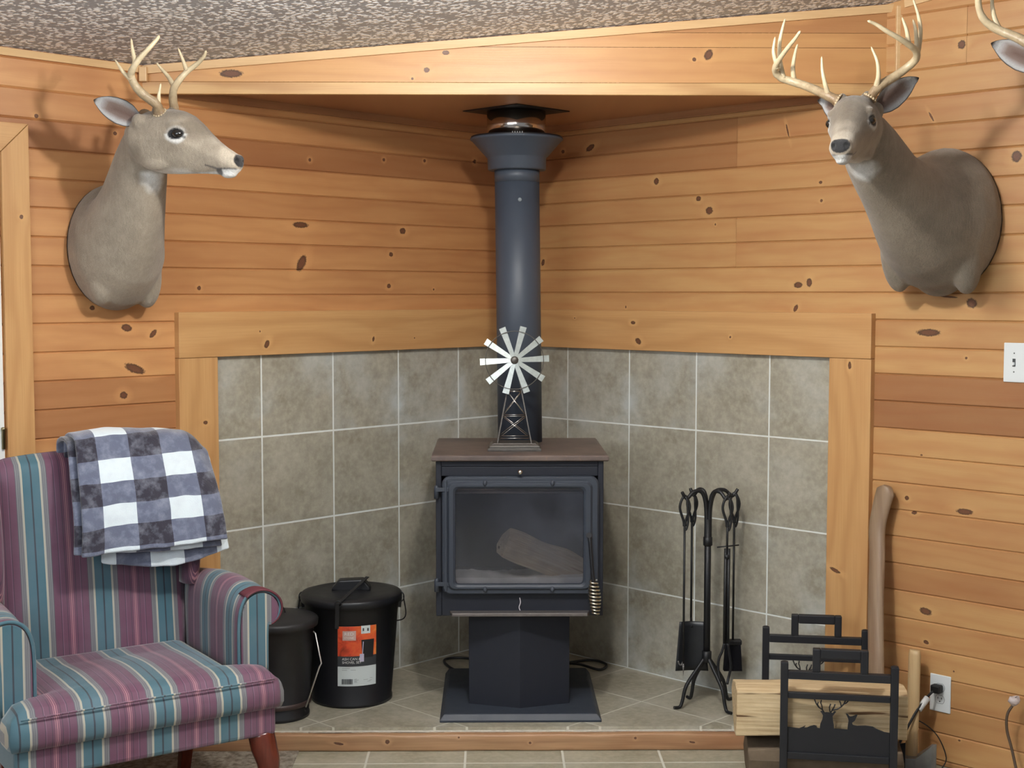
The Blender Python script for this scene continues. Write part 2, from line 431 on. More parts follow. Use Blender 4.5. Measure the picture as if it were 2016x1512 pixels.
# ------------------------------------------------------------------ soffit box across the corner
SY = -1.27; SB = 2.277
KS = [(-.967,2.346,.035,.012,0),(-.304,2.36,.009,.008,0),(-.353,2.331,.004,.004,0),(-.239,2.418,.011,.007,0),(.606,2.398,.006,.006,0),(.655,2.414,.012,.017,30),(.956,2.539,.022,.009,0)]
M_sof = wood('soffit_face_boards', srgb(192, 146, 94), srgb(164, 114, 68), srgb(168, 114, 74), KS, ring=.28, streak=.15)
M_sofu = wood('soffit_underside', srgb(182, 134, 94), srgb(138, 92, 62), srgb(142, 92, 66), (), ring=.3, useattr=False)
sof = thing('soffit', None, None, kind='structure')
mb = MB(); bm = mb.bm
rows = [(SB + .041, 2.4375, .0), (2.4375, 2.487, .0), (2.487, 2.75, 0)]
tn = []
for z0, z1, _ in rows:
    rr = random.random(); T_ = (.08 if z1 < 2.6 else .3, .1 if z1 < 2.6 else .45, rr)
    N = 24
    for i in range(N):
        xa, xb = -1.27 + 2.6 * i / N - .02, -1.27 + 2.6 * (i + 1) / N - .02
        def cz_(x): return ceilz((x, SY)) + .002
        za, zb = min(z1, cz_(xa)), min(z1, cz_(xb))
        if za <= z0 and zb <= z0: continue
        za, zb = max(z0, za), max(z0, zb)
        xs = (max(xa, -1.262), min(xb, 1.335))
        vs = [bm.verts.new(p) for p in ((xs[0], SY, z0 + .0012), (xs[1], SY, z0 + .0012), (xs[1], SY, zb), (xs[0], SY, za))]
        bm.faces.new(vs); tn += [T_] * 4
for f in bm.faces:
    f.normal_update()
    if f.normal.y > 0: f.normal_flip()
me = D.meshes.new('soffit_face'); bm.to_mesh(me); bm.free()
a = me.attributes.new('tone', 'FLOAT_VECTOR', 'POINT')
for i in range(len(me.vertices)): a.data[i].vector = tn[i]
me.materials.append(M_sof); o = D.objects.new('face_board', me); COL.objects.link(o); o.parent = sof
MB().box((-1.268, SY - .004, SB), (1.268, SY + .02, SB + .041)).build('edge_strip', wood('soffit_edge', srgb(206, 168, 116), srgb(160, 114, 70), srgb(186, 140, 94), (), useattr=False, ring=.7, freq=25), sof, bevel=.002)
# underside boards
mb = MB()
mb.prism([(0, -.01), (SX - .01, -.01), (0, 0)], 0, 0.001, 'z') if False else None
A = [(-1.262, SY + .015), (1.262, SY + .015), (0, -.004)]
mb.prism(A, SB + .025, SB + .04, 'z')
mb.build('underside', M_sofu, sof)
mb = MB()
for p, q in (((-1.25, -1.262), (0, -.02)), ((1.25, -1.262), (0, -.02))):
    mb.bar((p[0] * .995, p[1] * .995 - .0, SB + .012), (q[0], q[1], SB + .012), .022, .026)
mb.build('cove_strip', M_sofu, sof)
mb = MB()
mb.loft([[Vector((x, SY - .001, ceilz((x, SY)) - .030)), Vector((x, SY - .012, ceilz((x, SY)) - .030)), Vector((x, SY - .018, ceilz((x, SY)) - .004)), Vector((x, SY - .001, ceilz((x, SY)) - .004))] for x in (-1.262, 1.30)], smooth=False)
mb.build('crown_strip', M_crown, sof)
# upright strip where the soffit meets the right wall, short block at the left
mb = MB(); mb.box((1.285, -1.306, 2.31), (1.307, -1.286, 2.575)); mb.build('corner_strip', M_crown, sof, bevel=.003)
mb = MB(); mb.box((-1.272, -1.30, 2.315), (-1.246, -1.28, 2.365)); mb.build('corner_block', M_crown, sof, bevel=.003)

# ------------------------------------------------------------------ floor and hearth
FW = Matrix.Rotation(math.radians(-135), 4, 'Z')  # local x = LD for carpet noise only
def poly_slab(name, pts, z0, z1, mat, parent=None, kind='structure', xf=None, bevel=0):
    mb = MB(); inv = xf.inverted() if xf else Matrix()
    P = [inv @ Vector((a, b, 0)) for a, b in pts]
    mb.prism([(p.x, p.y) for p in P], z0, z1, 'z'); o = mb.build(name, mat, parent, bevel=bevel)
    if xf: o.matrix_world = xf
    if kind: tag(o, kind=kind)
    return o
f1 = (LD * RL).to_2d(); f2 = (LD * RL + RD * RL).to_2d(); f3 = (RD * RL).to_2d()
CX = -.76
poly_slab('floor', [(CX, CX), (0, 0), (f3.x, f3.y), (f2.x, f2.y), (CX, -7.9)], -.06, 0, M_floor)
t = NT('carpet'); o_ = t.obj(); n1 = t.noise(o_, 45, 4, .6); n2 = t.noise(o_, 400, 2)
c = t.mix(t.maprange(n1, .35, .65), srgb(120, 112, 100), srgb(178, 170, 156)); t.bump(t.math('ADD', n1, n2), .8, .006)
M_carpet = t.fin(c, .95, 0, .1)
poly_slab('floor_carpet', [(CX, CX), (CX, -7.9), (f1.x, f1.y)], -.06, .004, M_carpet)
HY = -1.238
FH = FR.copy()
H45 = Matrix.Rotation(math.radians(-45), 4, 'Z')   # local x = RD, local y = -LD
# mirrored y: use offsets so that the joints start from the corner
hearth = thing('hearth', None, None, kind='structure')
mb = MB(); inv = H45.inverted()
P = [inv @ Vector(p) for p in ((-1.235, HY, 0), (1.235, HY, 0), (0, 0, 0))]
mb.prism([(p.x, p.y) for p in P], .062, HZ, 'z')
hp = mb.build('tile_top', M_hearth, hearth, xform=H45)
mb = MB(); mb.prism([(-1.23, HY + .002), (1.23, HY + .002), (0, -.002)], 0, .062)
mb.build('base', plain('mortar', srgb(150, 146, 136), .8), hearth)
KH = [(-.45,.035,.007,.007,0),(-.2,.05,.003,.003,0),(.05,.03,.004,.004,0),(.42,.045,.004,.004,0),(.62,.03,.009,.003,10),(-.62,.03,.016,.004,10)]
M_edge = wood('rough_edge_board', srgb(178, 140, 104), srgb(122, 88, 64), srgb(156, 100, 68), KH, ring=.3, useattr=False, freq=70, streak=.5)
mb = MB()
def eb(u, v):
    x = -1.23 + 2.46 * u; a = v * 2 * PI
    zc, hw, hz_ = .030, .020, .030
    ca, sa = math.cos(a), math.sin(a)
    p = .35
    z = zc + hz_ * math.copysign(abs(sa) ** p, sa); y = HY - .020 + hw * math.copysign(abs(ca) ** p, ca)
    n = noise.noise(Vector((x * 6, z * 14, y * 14))) * .004
    return Vector((x, y + n, z + (n if z > .03 else 0)))
mb.grid(eb, 90, 24); bmesh.ops.remove_doubles(mb.bm, verts=mb.bm.verts[:], dist=1e-5)
mb.build('edge_board', M_edge, hearth)
mb = MB()
rnd = random.Random(3)
x = -1.1
mb.box((-1.2, HY - .012, .0595), (1.2, HY - .001, .064))
for i in range(70):
    x = -1.15 + 2.3 * i / 70; w = rnd.uniform(.01, .035)
    mb.ball((x, HY - .010, .0625), .5, 8, (w, .012 * rnd.uniform(.5, 1), .006 * rnd.uniform(.6, 1.2)))
mb.build('grout_line', plain('rough_white_grout', srgb(205, 200, 188), .9, var=.25, scale=60), hearth)
# ------------------------------------------------------------------ wood stove
M_iron = plain('stove_paint', srgb(50, 56, 66), .5, 0, .45, var=.10, scale=25, bump=.10, bscale=500)
M_irond = plain('stove_paint_dark', srgb(30, 33, 42), .6, 0, .35, var=.10, scale=25, bump=.10, bscale=500)
M_pipe = plain('flue_paint', srgb(66, 74, 86), .48, 0, .5, var=.06, scale=12)
t = NT('scorched_top'); o_ = t.obj()
n1 = t.noise(o_, 7, 4, .6); n2 = t.noise(o_, 70, 3)
c = t.mix(t.maprange(n1, .35, .65), srgb(78, 69, 67), srgb(106, 92, 85)); c = t.mix(t.math('MULTIPLY', t.maprange(n2, .6, .8), .5), c, srgb(140, 110, 90))
M_top = t.fin(c, .45, 0, .5)
M_brass = plain('spring_metal', srgb(206, 200, 184), .25, 1, var=.1)
M_steel = plain('bright_steel', srgb(200, 198, 192), .22, 1, var=.1)
M_black = plain('black_metal', srgb(24, 25, 29), .42, 0, .5, var=.1)
M_bmat = plain('black_matte_iron', srgb(20, 21, 24), .5, 0, .5, var=.15, scale=60)

def rrect(x0, x1, z0, z1, r, n=6):
    P = []
    for cx, cz, a0 in ((x1 - r, z1 - r, 0), (x0 + r, z1 - r, 90), (x0 + r, z0 + r, 180), (x1 - r, z0 + r, 270)):
        for k in range(n + 1):
            a = math.radians(a0 + 90 * k / n); P.append((cx + r * math.cos(a), cz + r * math.sin(a)))
    return P

stove = thing('wood_stove', 'black cast iron wood stove with glass door on a pedestal', 'stove', (.02, -.87, HZ))
def SL(v): return v     # geometry is written in world metres, shifted to the stove's base here
XS = Matrix.Translation((-.02, .87, -HZ))
def sb(mb, name, mat, parent=stove, **k):
    mb.bm.transform(XS if parent is stove or True else Matrix()); return mb.build(name, mat, parent, **k)
# base plate, bevelled
mb = MB(); mb.loft([[Vector((cx, cy, z)) for cx, cy in ((-.262 - e, -1.183 - e), (.300 + e, -1.183 - e), (.300 + e, -.58), (-.262 - e, -.58))] for z, e in ((HZ, .008), (HZ + .008, .008), (HZ + .026, -.006), (HZ + .028, -.012))], smooth=False)
sb(mb, 'base_plate', M_iron, bevel=.002)
# pedestal with a bowed front
mb = MB(); mb.prism([(-.168, -.70), (-.168, -1.052), (.018, -1.112), (.200, -1.052), (.200, -.70)], HZ + .026, .45)
sb(mb, 'pedestal', M_irond, bevel=.002)
# firebox: shell of panels, open in front
X0, X1, Y0, Y1, Z0, Z1 = -.284, .316, -1.125, -.60, .445, 1.006
mb = MB()
mb.box((X0, Y0, Z0), (X0 + .02, Y1, Z1)); mb.box((X1 - .02, Y0, Z0), (X1, Y1, Z1))
mb.box((X0 + .02, Y1 - .02, Z0), (X1 - .02, Y1, Z1)); mb.box((X0 + .02, Y0, Z1 - .02), (X1 - .02, Y1 - .02, Z1))
mb.box((X0 + .02, Y0 + .01, Z0), (X1 - .02, Y1 - .02, Z0 + .02))
mb.box((X0 + .02, Y0 + .003, Z1 - .055), (X1 - .02, Y0 + .02, Z1 - .02)); mb.box((X0 + .02, Y0 + .003, Z0 + .0), (X1 - .02, Y0 + .02, .545))
sb(mb, 'firebox', M_irond, bevel=.003)
# fire-brick lining, ash ledge and the baffle strip seen through the glass
M_soot = plain('sooty_brick', srgb(62, 58, 58), .9, 0, .2, var=.35, scale=9)
M_ash = plain('pale_ash', srgb(232, 228, 214), .9, 0, .2, var=.2, scale=40)
mb = MB(); mb.box((X0 + .02, -.80, .55), (X1 - .02, -.78, .97)); mb.box((X0 + .021, -1.10, .545), (X1 - .021, -.80, .56))
sb(mb, 'brick_lining', M_soot)
mb = MB()
def ash(u, v): 
    x = X0 + .06 + (X1 - X0 - .12) * u; y = -1.112 + .2 * v
    return Vector((x, y, .570 + .006 * noise.noise(Vector((x * 14, y * 14, 0))) + .004 * noise.noise(Vector((x * 60, y * 60, 0)))))
mb.grid(ash, 60, 16); mb.box((-.215, -1.118, .562), (.245, -1.106, .583)); sb(mb, 'ash_bed', M_ash)
mb = MB(); mb.tube([(-.24, -1.06, .885), (.27, -1.06, .885)], .006, 8); mb.box((-.24, -1.06, .888), (.27, -.80, .896)); sb(mb, 'air_bar', plain('rusty_steel', srgb(190, 172, 160), .5, .3))
# top plate
mb = MB(); mb.loft([[Vector((cx, cy, z)) for cx, cy in ((-.300 + e, -1.145 + e), (.334 - e, -1.145 + e), (.334 - e, -.555), (-.300 + e, -.555))] for z, e in ((1.006, .006), (1.009, .0), (1.022, 0), (1.028, .005))], smooth=False)
sb(mb, 'top_plate', M_top, bevel=.003)
# door: two nested rounded frames with a raised lip
door = None
mb = MB()
def fr_ring(P, y): return [Vector((a, y, b)) for a, b in P]
O0 = rrect(-.262, .298, .527, .953, .03); O1 = rrect(-.257, .293, .532, .948, .028)
I1 = rrect(-.222, .252, .556, .918, .018); I0 = rrect(-.214, .244, .564, .910, .016)
M1 = rrect(-.242, .275, .545, .934, .022); M2 = rrect(-.236, .268, .55, .928, .022)
Yd = -1.125
mb.loft([fr_ring(O0, Yd), fr_ring(O0, Yd - .016), fr_ring(O1, Yd - .022), fr_ring(M1, Yd - .022), fr_ring(M2, Yd - .030), fr_ring(I1, Yd - .030), fr_ring(I0, Yd - .024), fr_ring(I0, Yd - .004)], caps=False, smooth=False)
for zz in (.905, .565):
    mb.box((-.283, Yd - .026, zz - .006), (-.22, Yd - .018, zz + .008))
for xx in (-.108, .132):
    for zz, s in ((.930, 1), (.548, -1)):
        mb.ball((xx, Yd - .030, zz), 1, 10, (.008, .006, .011))
mb.box((-.252, Yd - .028, .54), (-.244, Yd - .02, .94))
door = sb(mb, 'door', M_iron, bevel=.0012)
for zz in (.885, .55):
    h = sb(MB().lathe([(.009, -.012), (.009, .026), (.0075, .033), (.003, .037)], (-.281, Yd - .016, zz), 14), 'hinge', M_iron, door)
# glass
t = NT('sooty_glass'); o_ = t.obj(); n1 = t.noise(o_, 5, 3, .6); x, y, z = t.sep(o_)
tr = t.node('BsdfTransparent'); tr.inputs[0].default_value = (.80, .80, .84, 1)
df = t.node('BsdfDiffuse'); t.put(df.inputs[0], t.mix(t.maprange(n1, .3, .7), srgb(52, 52, 62), srgb(84, 88, 100)))
gl = t.node('BsdfGlossy'); gl.inputs['Roughness'].default_value = .08; gl.inputs[0].default_value = (.8, .85, .95, 1)
m1 = t.node('MixShader'); t.put(m1.inputs[0], t.maprange(n1, .3, .72, .08, .42)); t.l.new(tr.outputs[0], m1.inputs[1]); t.l.new(df.outputs[0], m1.inputs[2])
m2 = t.node('MixShader'); m2.inputs[0].default_value = .07; t.l.new(m1.outputs[0], m2.inputs[1]); t.l.new(gl.outputs[0], m2.inputs[2])
t.l.new(m2.outputs[0], t.out.inputs[0]); M_glass = t.m
mb = MB(); mb.loft([fr_ring(rrect(-.216, .246, .562, .912, .016), Yd - .004), fr_ring(rrect(-.216, .246, .562, .912, .016), Yd - .008)], smooth=False)
sb(mb, 'glass', M_glass, door)
# handle with coil grip
mb = MB(); mb.tube(sm([(.262, Yd - .032, .742), (.266, Yd - .040, .72), (.272, Yd - .044, .64), (.279, Yd - .046, .565), (.285, Yd - .046, .47)], 4), .0065, 10)
mb.tube([(.262, Yd - .02, .74), (.262, Yd - .042, .745)], .010, 12)
h = sb(mb, 'handle', M_black, door)
P = []
for i in range(10 * 14 + 1):
    a = i / 14 * 2 * PI; f = i / 140; r = .0115 + .009 * math.sin(PI * min(1, f * 1.02)) ** 1 ; zc = .585 - .122 * f
    P.append((.2775 + .009 * f + r * math.cos(a), Yd - .046 + r * math.sin(a), zc))
sb(MB().tube(P, .0036, 6), 'coil_grip', M_brass, h)
# air-control knob, lip, latch mark
mb = MB(); mb.tube([(.017, Yd, .970), (.017, Yd - .028, .970)], .004, 8); mb.ball((.017, Yd - .034, .970), .010, 14); sb(mb, 'knob', M_steel)
mb = MB(); mb.loft([[Vector((x_, y_, z_)) for x_, y_ in ((-.236, -1.12), (.268, -1.12), (.258, -1.165), (-.226, -1.165))] for z_ in (.452, .464)], smooth=False)
sb(mb, 'ash_lip', plain('worn_lip', srgb(112, 106, 104), .4, .5, var=.3, scale=50), bevel=.002)
mb = MB(); mb.tube(sm([(.016, -1.128, .512), (.019, -1.130, .495), (.014, -1.130, .478), (.018, -1.132, .466)], 4), .0022, 6); sb(mb, 'latch_mark', plain('chalk', srgb(190, 184, 190), .8))
# log behind the glass (a thing of its own)
M_bark = plain('grey_bark', srgb(112, 98, 82), .95, 0, .2, var=.4, scale=22, bump=.8, bscale=40)
t = NT('split_wood'); o_ = t.obj(); x, y, z = t.sep(o_)
g = t.noise(t.comb(t.math('MULTIPLY', x, 5), t.math('MULTIPLY', y, 70), t.math('MULTIPLY', z, 120)), 1, 4, .65)
c = t.mix(t.maprange(g, .3, .7), srgb(178, 152, 116), srgb(216, 196, 158))
ck = t.noise(t.comb(t.math('MULTIPLY', x, 4), t.math('MULTIPLY', y, 30), t.math('MULTIPLY', z, 60)), 1, 2, .4)
c = t.mix(t.maprange(ck, .66, .72), c, srgb(96, 70, 46)); t.bump(g, .5, .004)
M_split = t.fin(c, .75, 0, .3)
lg = MB()
def lring(x, k=1.0, tw=0, seed=0):
    base = [(-.055, -.055), (-.06, .0), (-.03, .055), (.005, .075), (.05, .02), (.06, -.04), (.02, -.06)]
    return [Vector((x, a * k + .006 * noise.noise(Vector((x * 8, a * 40, seed))), b * k + .006 * noise.noise(Vector((x * 8, b * 40, seed + 3))))) for a, b in base]
lg.loft([lring(-.19 + .03 * i, .82 + .04 * math.sin(i), seed=2) for i in range(12)], smooth=False)
l0 = lg.build('firewood_log', M_split, bevel=.006); l0.location = (.12, -.985, .622); l0.rotation_euler = (.2, .42, .35)
tag(l0, 'split firewood log lying inside the stove behind the glass', 'log')

# ------------------------------------------------------------------ stove pipe
pipe = thing('stove_pipe', 'dark grey stove pipe rising from the stove to the soffit', 'stove pipe', (.026, -.68, 1.028))
LEAN = Matrix.Shear('XY', 4, (-.0125, 0))
def pl(mb, name, mat, **k):
    mb.bm.transform(LEAN); return mb.build(name, mat, pipe, **k)
pl(MB().lathe([(.086, 0), (.086, 1.06)], caps=True), 'pipe', M_pipe)
pl(MB().lathe([(.0868, 1.0), (.0868, 1.052)]), 'pipe_band', M_pipe)
mb = MB(); mb.lathe([(.0865, 1.045), (.108, 1.046), (.112, 1.05), (.113, 1.092), (.118, 1.097), (.172, 1.158), (.178, 1.161), (.178, 1.168), (.170, 1.169), (.118, 1.169)], caps=False)
pl(mb, 'collar', M_pipe)
mb = MB(); mb.lathe([(.174, 1.168), (.175, 1.174), (.15, 1.177), (.115, 1.177)], caps=False)
for k in range(5): mb.box((-.02 + .009 * k, -.178, 1.169), (-.016 + .009 * k, -.172, 1.176))
pl(mb, 'collar_rim', M_black)
M_chrome = plain('polished_steel', srgb(196, 186, 176), .14, 1, var=.06)
pl(MB().lathe([(.113, 1.160), (.113, 1.273)], seg=64), 'chimney_section', M_chrome)
mb = MB(); mb.prism([(0, -.205), (.205, 0), (0, .205), (-.205, 0)], 1.2700, 1.2735)
pl(mb, 'ceiling_plate', M_bmat)
mb = MB(); mb.ball((.008, -.0862, .93), 1, 10, (.008, .002, .008)); pl(mb, 'sensor', plain('pale_sticker', srgb(120, 130, 136), .5))

# ------------------------------------------------------------------ windmill ornament
wm = thing('windmill_ornament', 'galvanised toy windmill standing on the stove top', 'ornament', (-.001, -.955, 1.0285))
M_galv = plain('distressed_galvanised', srgb(196, 204, 202), .42, .35, .5, var=.25, scale=70, bump=.2)
M_dkst = plain('dark_worn_steel', srgb(96, 92, 88), .45, .7, var=.25, scale=60)
mb = MB()
for w, z0, z1 in ((.098, 0, .010), (.092, .010, .018), (.078, .024, .028)): mb.box((-w, -w * .72, z0), (w, w * .72, z1))
mb.loft([[Vector((sx * w, sy * w * .72, z)) for sx, sy in ((-1, -1), (1, -1), (1, 1), (-1, 1))] for w, z in ((.09, .018), (.08, .026))], smooth=False)
mb.build('base', M_dkst, wm, bevel=.001)
def leg(sx, sy, z):
    f = (z - .028) / (.325 - .028); w = .062 * (1 - f) + .006 * f; return Vector((sx * w, sy * w * .7, z))
for sx in (-1, 1):
    for sy in (-1, 1):
        MB().bar(leg(sx, sy, .028), leg(sx, sy, .325), .004).build('leg', M_dkst, wm)
mb = MB()
lv = [.045, .125, .215]
for z in lv:
    for (a, b) in (((-1, -1), (1, -1)), ((1, -1), (1, 1)), ((1, 1), (-1, 1)), ((-1, 1), (-1, -1))): mb.tube([leg(*a, z), leg(*b, z)], .0013, 6)
for z0, z1 in ((.045, .125), (.125, .215)):
    for (a, b) in (((-1, -1), (1, -1)), ((1, -1), (-1, -1)), ((-1, 1), (1, 1)), ((1, 1), (-1, 1)), ((1, -1), (1, 1)), ((-1, -1), (-1, 1))): mb.tube([leg(*a, z0), leg(*b, z1)], .0013, 6)
mb.build('cross_brace', M_steel, wm)
HC = Vector((.0, -.045, .3315))
mb = MB(); mb.tube([HC + Vector((0, .06, 0)), HC], .004, 8); mb.ball(HC, 1, 18, (.015, .008, .015)); mb.build('hub', M_dkst, wm)
for k in range(10):
    a = math.radians(15 + 36 * k)
    m = Matrix.Translation(HC) @ Matrix.Rotation(a, 4, 'Y') @ Matrix.Rotation(math.radians(14), 4, 'Z')
    mb = MB(); mb.loft([[m @ Vector((w * s, (.0006 if e else -.0006) + (abs(s) * .0), z)) for s, e in ((-1, 0), (1, 0), (1, 1), (-1, 1))] for z, w in ((.012, .0075), (.126, .0125))], smooth=False)
    mb.build('blade', M_galv, wm)
mb = MB(); mb.tube([HC + Vector((.106 * math.cos(i * PI / 24), -.004, .106 * math.sin(i * PI / 24))) for i in range(48)], .0015, 6, cyclic=True)
mb.build('wheel_ring', M_dkst, wm)

# ------------------------------------------------------------------ ash cans
def can(name, label, x, y, rb, rt, h, handle=True):
    c = thing(name, label, 'ash can', (x, y, HZ), 0)
    mb = MB(); mb.lathe([(rb - .004, 0), (rb + .003, .001), (rb + .003, .012), (rb, .016), (rb + (rt - rb) * .5, h * .5), (rt, h), (rt + .005, h + .002), (rt + .005, h + .008), (rt - .004, h + .008)], caps=True); mb.build('bucket', M_black, c)
    return c
c1 = can('ash_can', 'large black metal ash can with a red and white product label', -.614, -.872, .149, .178, .385)
mb = MB(); mb.lathe([(.184, .375), (.190, .377), (.191, .400), (.186, .405), (.150, .412), (.140, .409), (.10, .415), (.09, .412), (.04, .418), (0.001, .419)]); ld = mb.build('lid', M_black, c1)
# bent strap handle on the lid
mb = MB()
def strap(u, v):
    x = -.066 + .132 * u; zc = .418 + .040 * min(1, 1.6 * math.sin(PI * u) ** .8); return Vector((x, (-.028 + .056 * v) * (1 - .25 * abs(u - .5)), zc + .005 * math.sin(PI * v)))
mb.prism([(-.074, .412), (-.070, .424), (-.046, .452), (.046, .456), (.070, .428), (.074, .412)], -.027, .027, 'y'); mb.build('lid_handle', M_black, ld, bevel=.006)
mb = MB()
for s in (-1, 1):
    mb.tube([Vector((s * (.186 + .012 * math.sin(k * PI / 8)), .0, .385 + .018 * math.cos(k * PI / 8))) for k in range(16)], .0025, 6, cyclic=True)
    mb.bar((s * .180, 0, .345), (s * .184, 0, .385), .014, .003)
mb.tube(sm([(-.196, 0, .388), (-.200, .04, .30), (-.14, .165, .25), (0, .205, .22), (.14, .165, .25), (.200, .04, .30), (.196, 0, .388)], 6), .0025, 6)
mb.build('bail_handle', M_black, c1)
sh = MB(); sh.bar((.062, -.012, .463), (-.030, -.205, .402), .014, .003); sh.bar((-.030, -.205, .402), (-.034, -.194, .31), .014, .003, up=(0, 1, 0))
sh.tube([Vector((-.028 + .012 * math.cos(k * PI / 6), -.198 , .402 + .012 * math.sin(k * PI / 6))) for k in range(12)], .002, 6, cyclic=True)
s_ = sh.build('ash_shovel', M_black); s_.location = (-.614, -.872, HZ); tag(s_, 'small black shovel hanging over the lid of the large ash can', 'shovel')
# product label wrapped on the can
def on_can(u, z, rr=.0):      # u: metres round from label centre, z height above can base
    z = z + .028; r = .149 + (.178 - .149) * z / .385 + .0012 + rr
    a = math.radians(-90 + 13) + u / r
    return Vector((r * math.cos(a), r * math.sin(a), z))
def lab(name, u0, u1, z0, z1, mat, parent, rr=0, curve=0):
    mb = MB(); mb.grid(lambda u, v: on_can(u0 + (u1 - u0) * u, z0 + (z1 - z0) * v, rr), 16, 2)
    return mb.build(name, mat, parent, fixn=True)
M_lwhite = plain('label_white', srgb(214, 224, 226), .4, var=.02)
M_ldark = plain('label_dark', srgb(52, 56, 62), .4, var=.1)
t = NT('label_flames'); o_ = t.obj(); x, y, z = t.sep(o_); n1 = t.noise(o_, 22, 3, .6, .6)
c = t.ramp(t.math('ADD', t.math('MULTIPLY', n1, .8), t.math('MULTIPLY', x, 1.5)), [(.2, srgb(92, 26, 20)), (.42, srgb(214, 78, 46)), (.6, srgb(226, 108, 52)), (.8, srgb(250, 190, 90))])
M_flame = t.fin(c, .4)
lb = lab('label', -.073, .073, .058, .285, M_lwhite, c1)
lab('label_picture', -.073, .073, .165, .285, M_flame, lb, .0006)
lab('label_band', -.073, .073, .133, .172, M_ldark, lb, .0008)
lab('brand_panel', -.055, -.006, .232, .268, plain('panel_grey', srgb(196, 166, 156), .4), lb, .0010)
lab('icon_panel', .013, .048, .256, .286, M_lwhite, lb, .0011)
def lab_text(name, body, size, u, z, mat, parent, sx=1.0):
    me = text_mesh(body, size); bm = bmesh.new(); bm.from_mesh(me); D.meshes.remove(me)
    bmesh.ops.subdivide_edges(bm, edges=[e for e in bm.edges if e.calc_length() > .01], cuts=2)
    for v in bm.verts: v.co = on_can(u + v.co.x * sx, z + v.co.y, .0022)
    mb = MB(); mb.bm.free(); mb.bm = bm
    return mb.build(name, mat, parent)
M_lt = plain('label_letters', srgb(226, 230, 230), .5, var=.01); M_lb = plain('label_black_ink', srgb(60, 64, 70), .5, var=.01)
lab_text('label_text', 'ASH CAN &', .0135, -.057, .1575, M_lt, lb, .98)
lab_text('label_text', 'SHOVEL SET', .0135, -.057, .1445, M_lt, lb, .98)
lab_text('brand_text', 'RED', .0165, -.049, .2515, M_lt, lb, 1.15)
lab_text('brand_text', 'STONE', .0105, -.049, .2385, M_lt, lb, 1.05)
mb = MB(); u = -.058
for i in range(24):
    w = random.choice((.0006, .0010, .0015)); 
    a, b = u, u + w; mb.bm.faces.new([mb.bm.verts.new(on_can(q, zz, .0018)) for q, zz in ((a, .066), (b, .066), (b, .086), (a, .086))]); u += w + random.choice((.0006, .001))
mb.build('barcode', M_lb, lb, fixn=False)
M_print = plain('print_grey', srgb(160, 168, 172), .5)
for z, u1 in ((.126, -.028), (.119, -.006), (.084, .058), (.080, .04), (.076, .056), (.072, .05)):
    u0 = -.057 if z > .1 else -.012
    mb = MB(); mb.bm.faces.new([mb.bm.verts.new(on_can(q, zz, .0018)) for q, zz in ((u0, z), (u1, z), (u1, z + .0016), (u0, z + .0016))])
    mb.build('print_line', M_print, lb, fixn=False)
mb = MB(); mb.grid(lambda u, v: on_can(.014 + .050 * u - .004 * (1 - v) * (2 * u - 1) * 1, .165 + .068 * v, .0013), 8, 2); mb.build('pictured_can', M_black, lb)
mb = MB(); mb.grid(lambda u, v: on_can(.008 + .016 * u, .150 + .030 * v, .0019), 4, 2); mb.grid(lambda u, v: on_can(.020 + .003 * u - .003 * (1 - v), .180 + .046 * v, .0019), 2, 2); mb.build('pictured_shovel', plain('picture_lilac', srgb(196, 190, 214), .4), lb)
mb = MB(); mb.grid(lambda u, v: on_can(.019 + .005 * u, .266 + .011 * v, .0019), 2, 2); mb.grid(lambda u, v: on_can(.036 + .006 * u, .265 + .011 * v, .0019), 2, 2); mb.build('icon', M_lb, lb)

c2 = can('ash_can', 'smaller black metal ash can with domed lid behind the armchair arm', -.862, -1.085, .112, .134, .335)
mb = MB(); mb.lathe([(.140, .330), (.147, .332), (.149, .352), (.146, .357), (.142, .360), (.11, .366), (.06, .374), (.001, .377)]); ld = mb.build('lid', plain('worn_black_lid', srgb(38, 38, 40), .5, var=.2, scale=8), c2)
mb = MB(); mb.tube(sm([(-.03, 0, .374), (-.02, 0, .395), (.02, 0, .395), (.03, 0, .374)], 5), .003, 8); mb.build('lid_handle', M_black, ld)
mb = MB(); mb.lathe([(.1165, .045), (.121, .048), (.122, .06), (.1175, .064)], caps=False); mb.build('lower_band', plain('worn_band', srgb(58, 44, 42), .5, var=.3), c2)
mb = MB(); mb.tube([(.138, -.05, .318), (.146, -.055, .312), (.172, -.10, .215), (.166, -.105, .205), (.112, -.075, .05)], .0028, 8)
mb.build('bail_wire', plain('bright_wire', srgb(206, 204, 200), .3, .6), c2)

# cord lying behind the stove
mb = MB()
mb.tube(sm([(-.10, -.42, .084), (-.20, -.36, .085), (-.275, -.37, .084), (-.27, -.46, .084), (-.20, -.56, .084), (.0, -.56, .084), (.22, -.44, .084), (.33, -.40, .085), (.385, -.47, .085), (.35, -.54, .084), (.27, -.50, .096), (.20, -.44, .084)], 8), .0055, 8)
o = mb.build('power_cord', M_black); tag(o, 'black cord looping on the hearth behind the stove pedestal', 'cord')
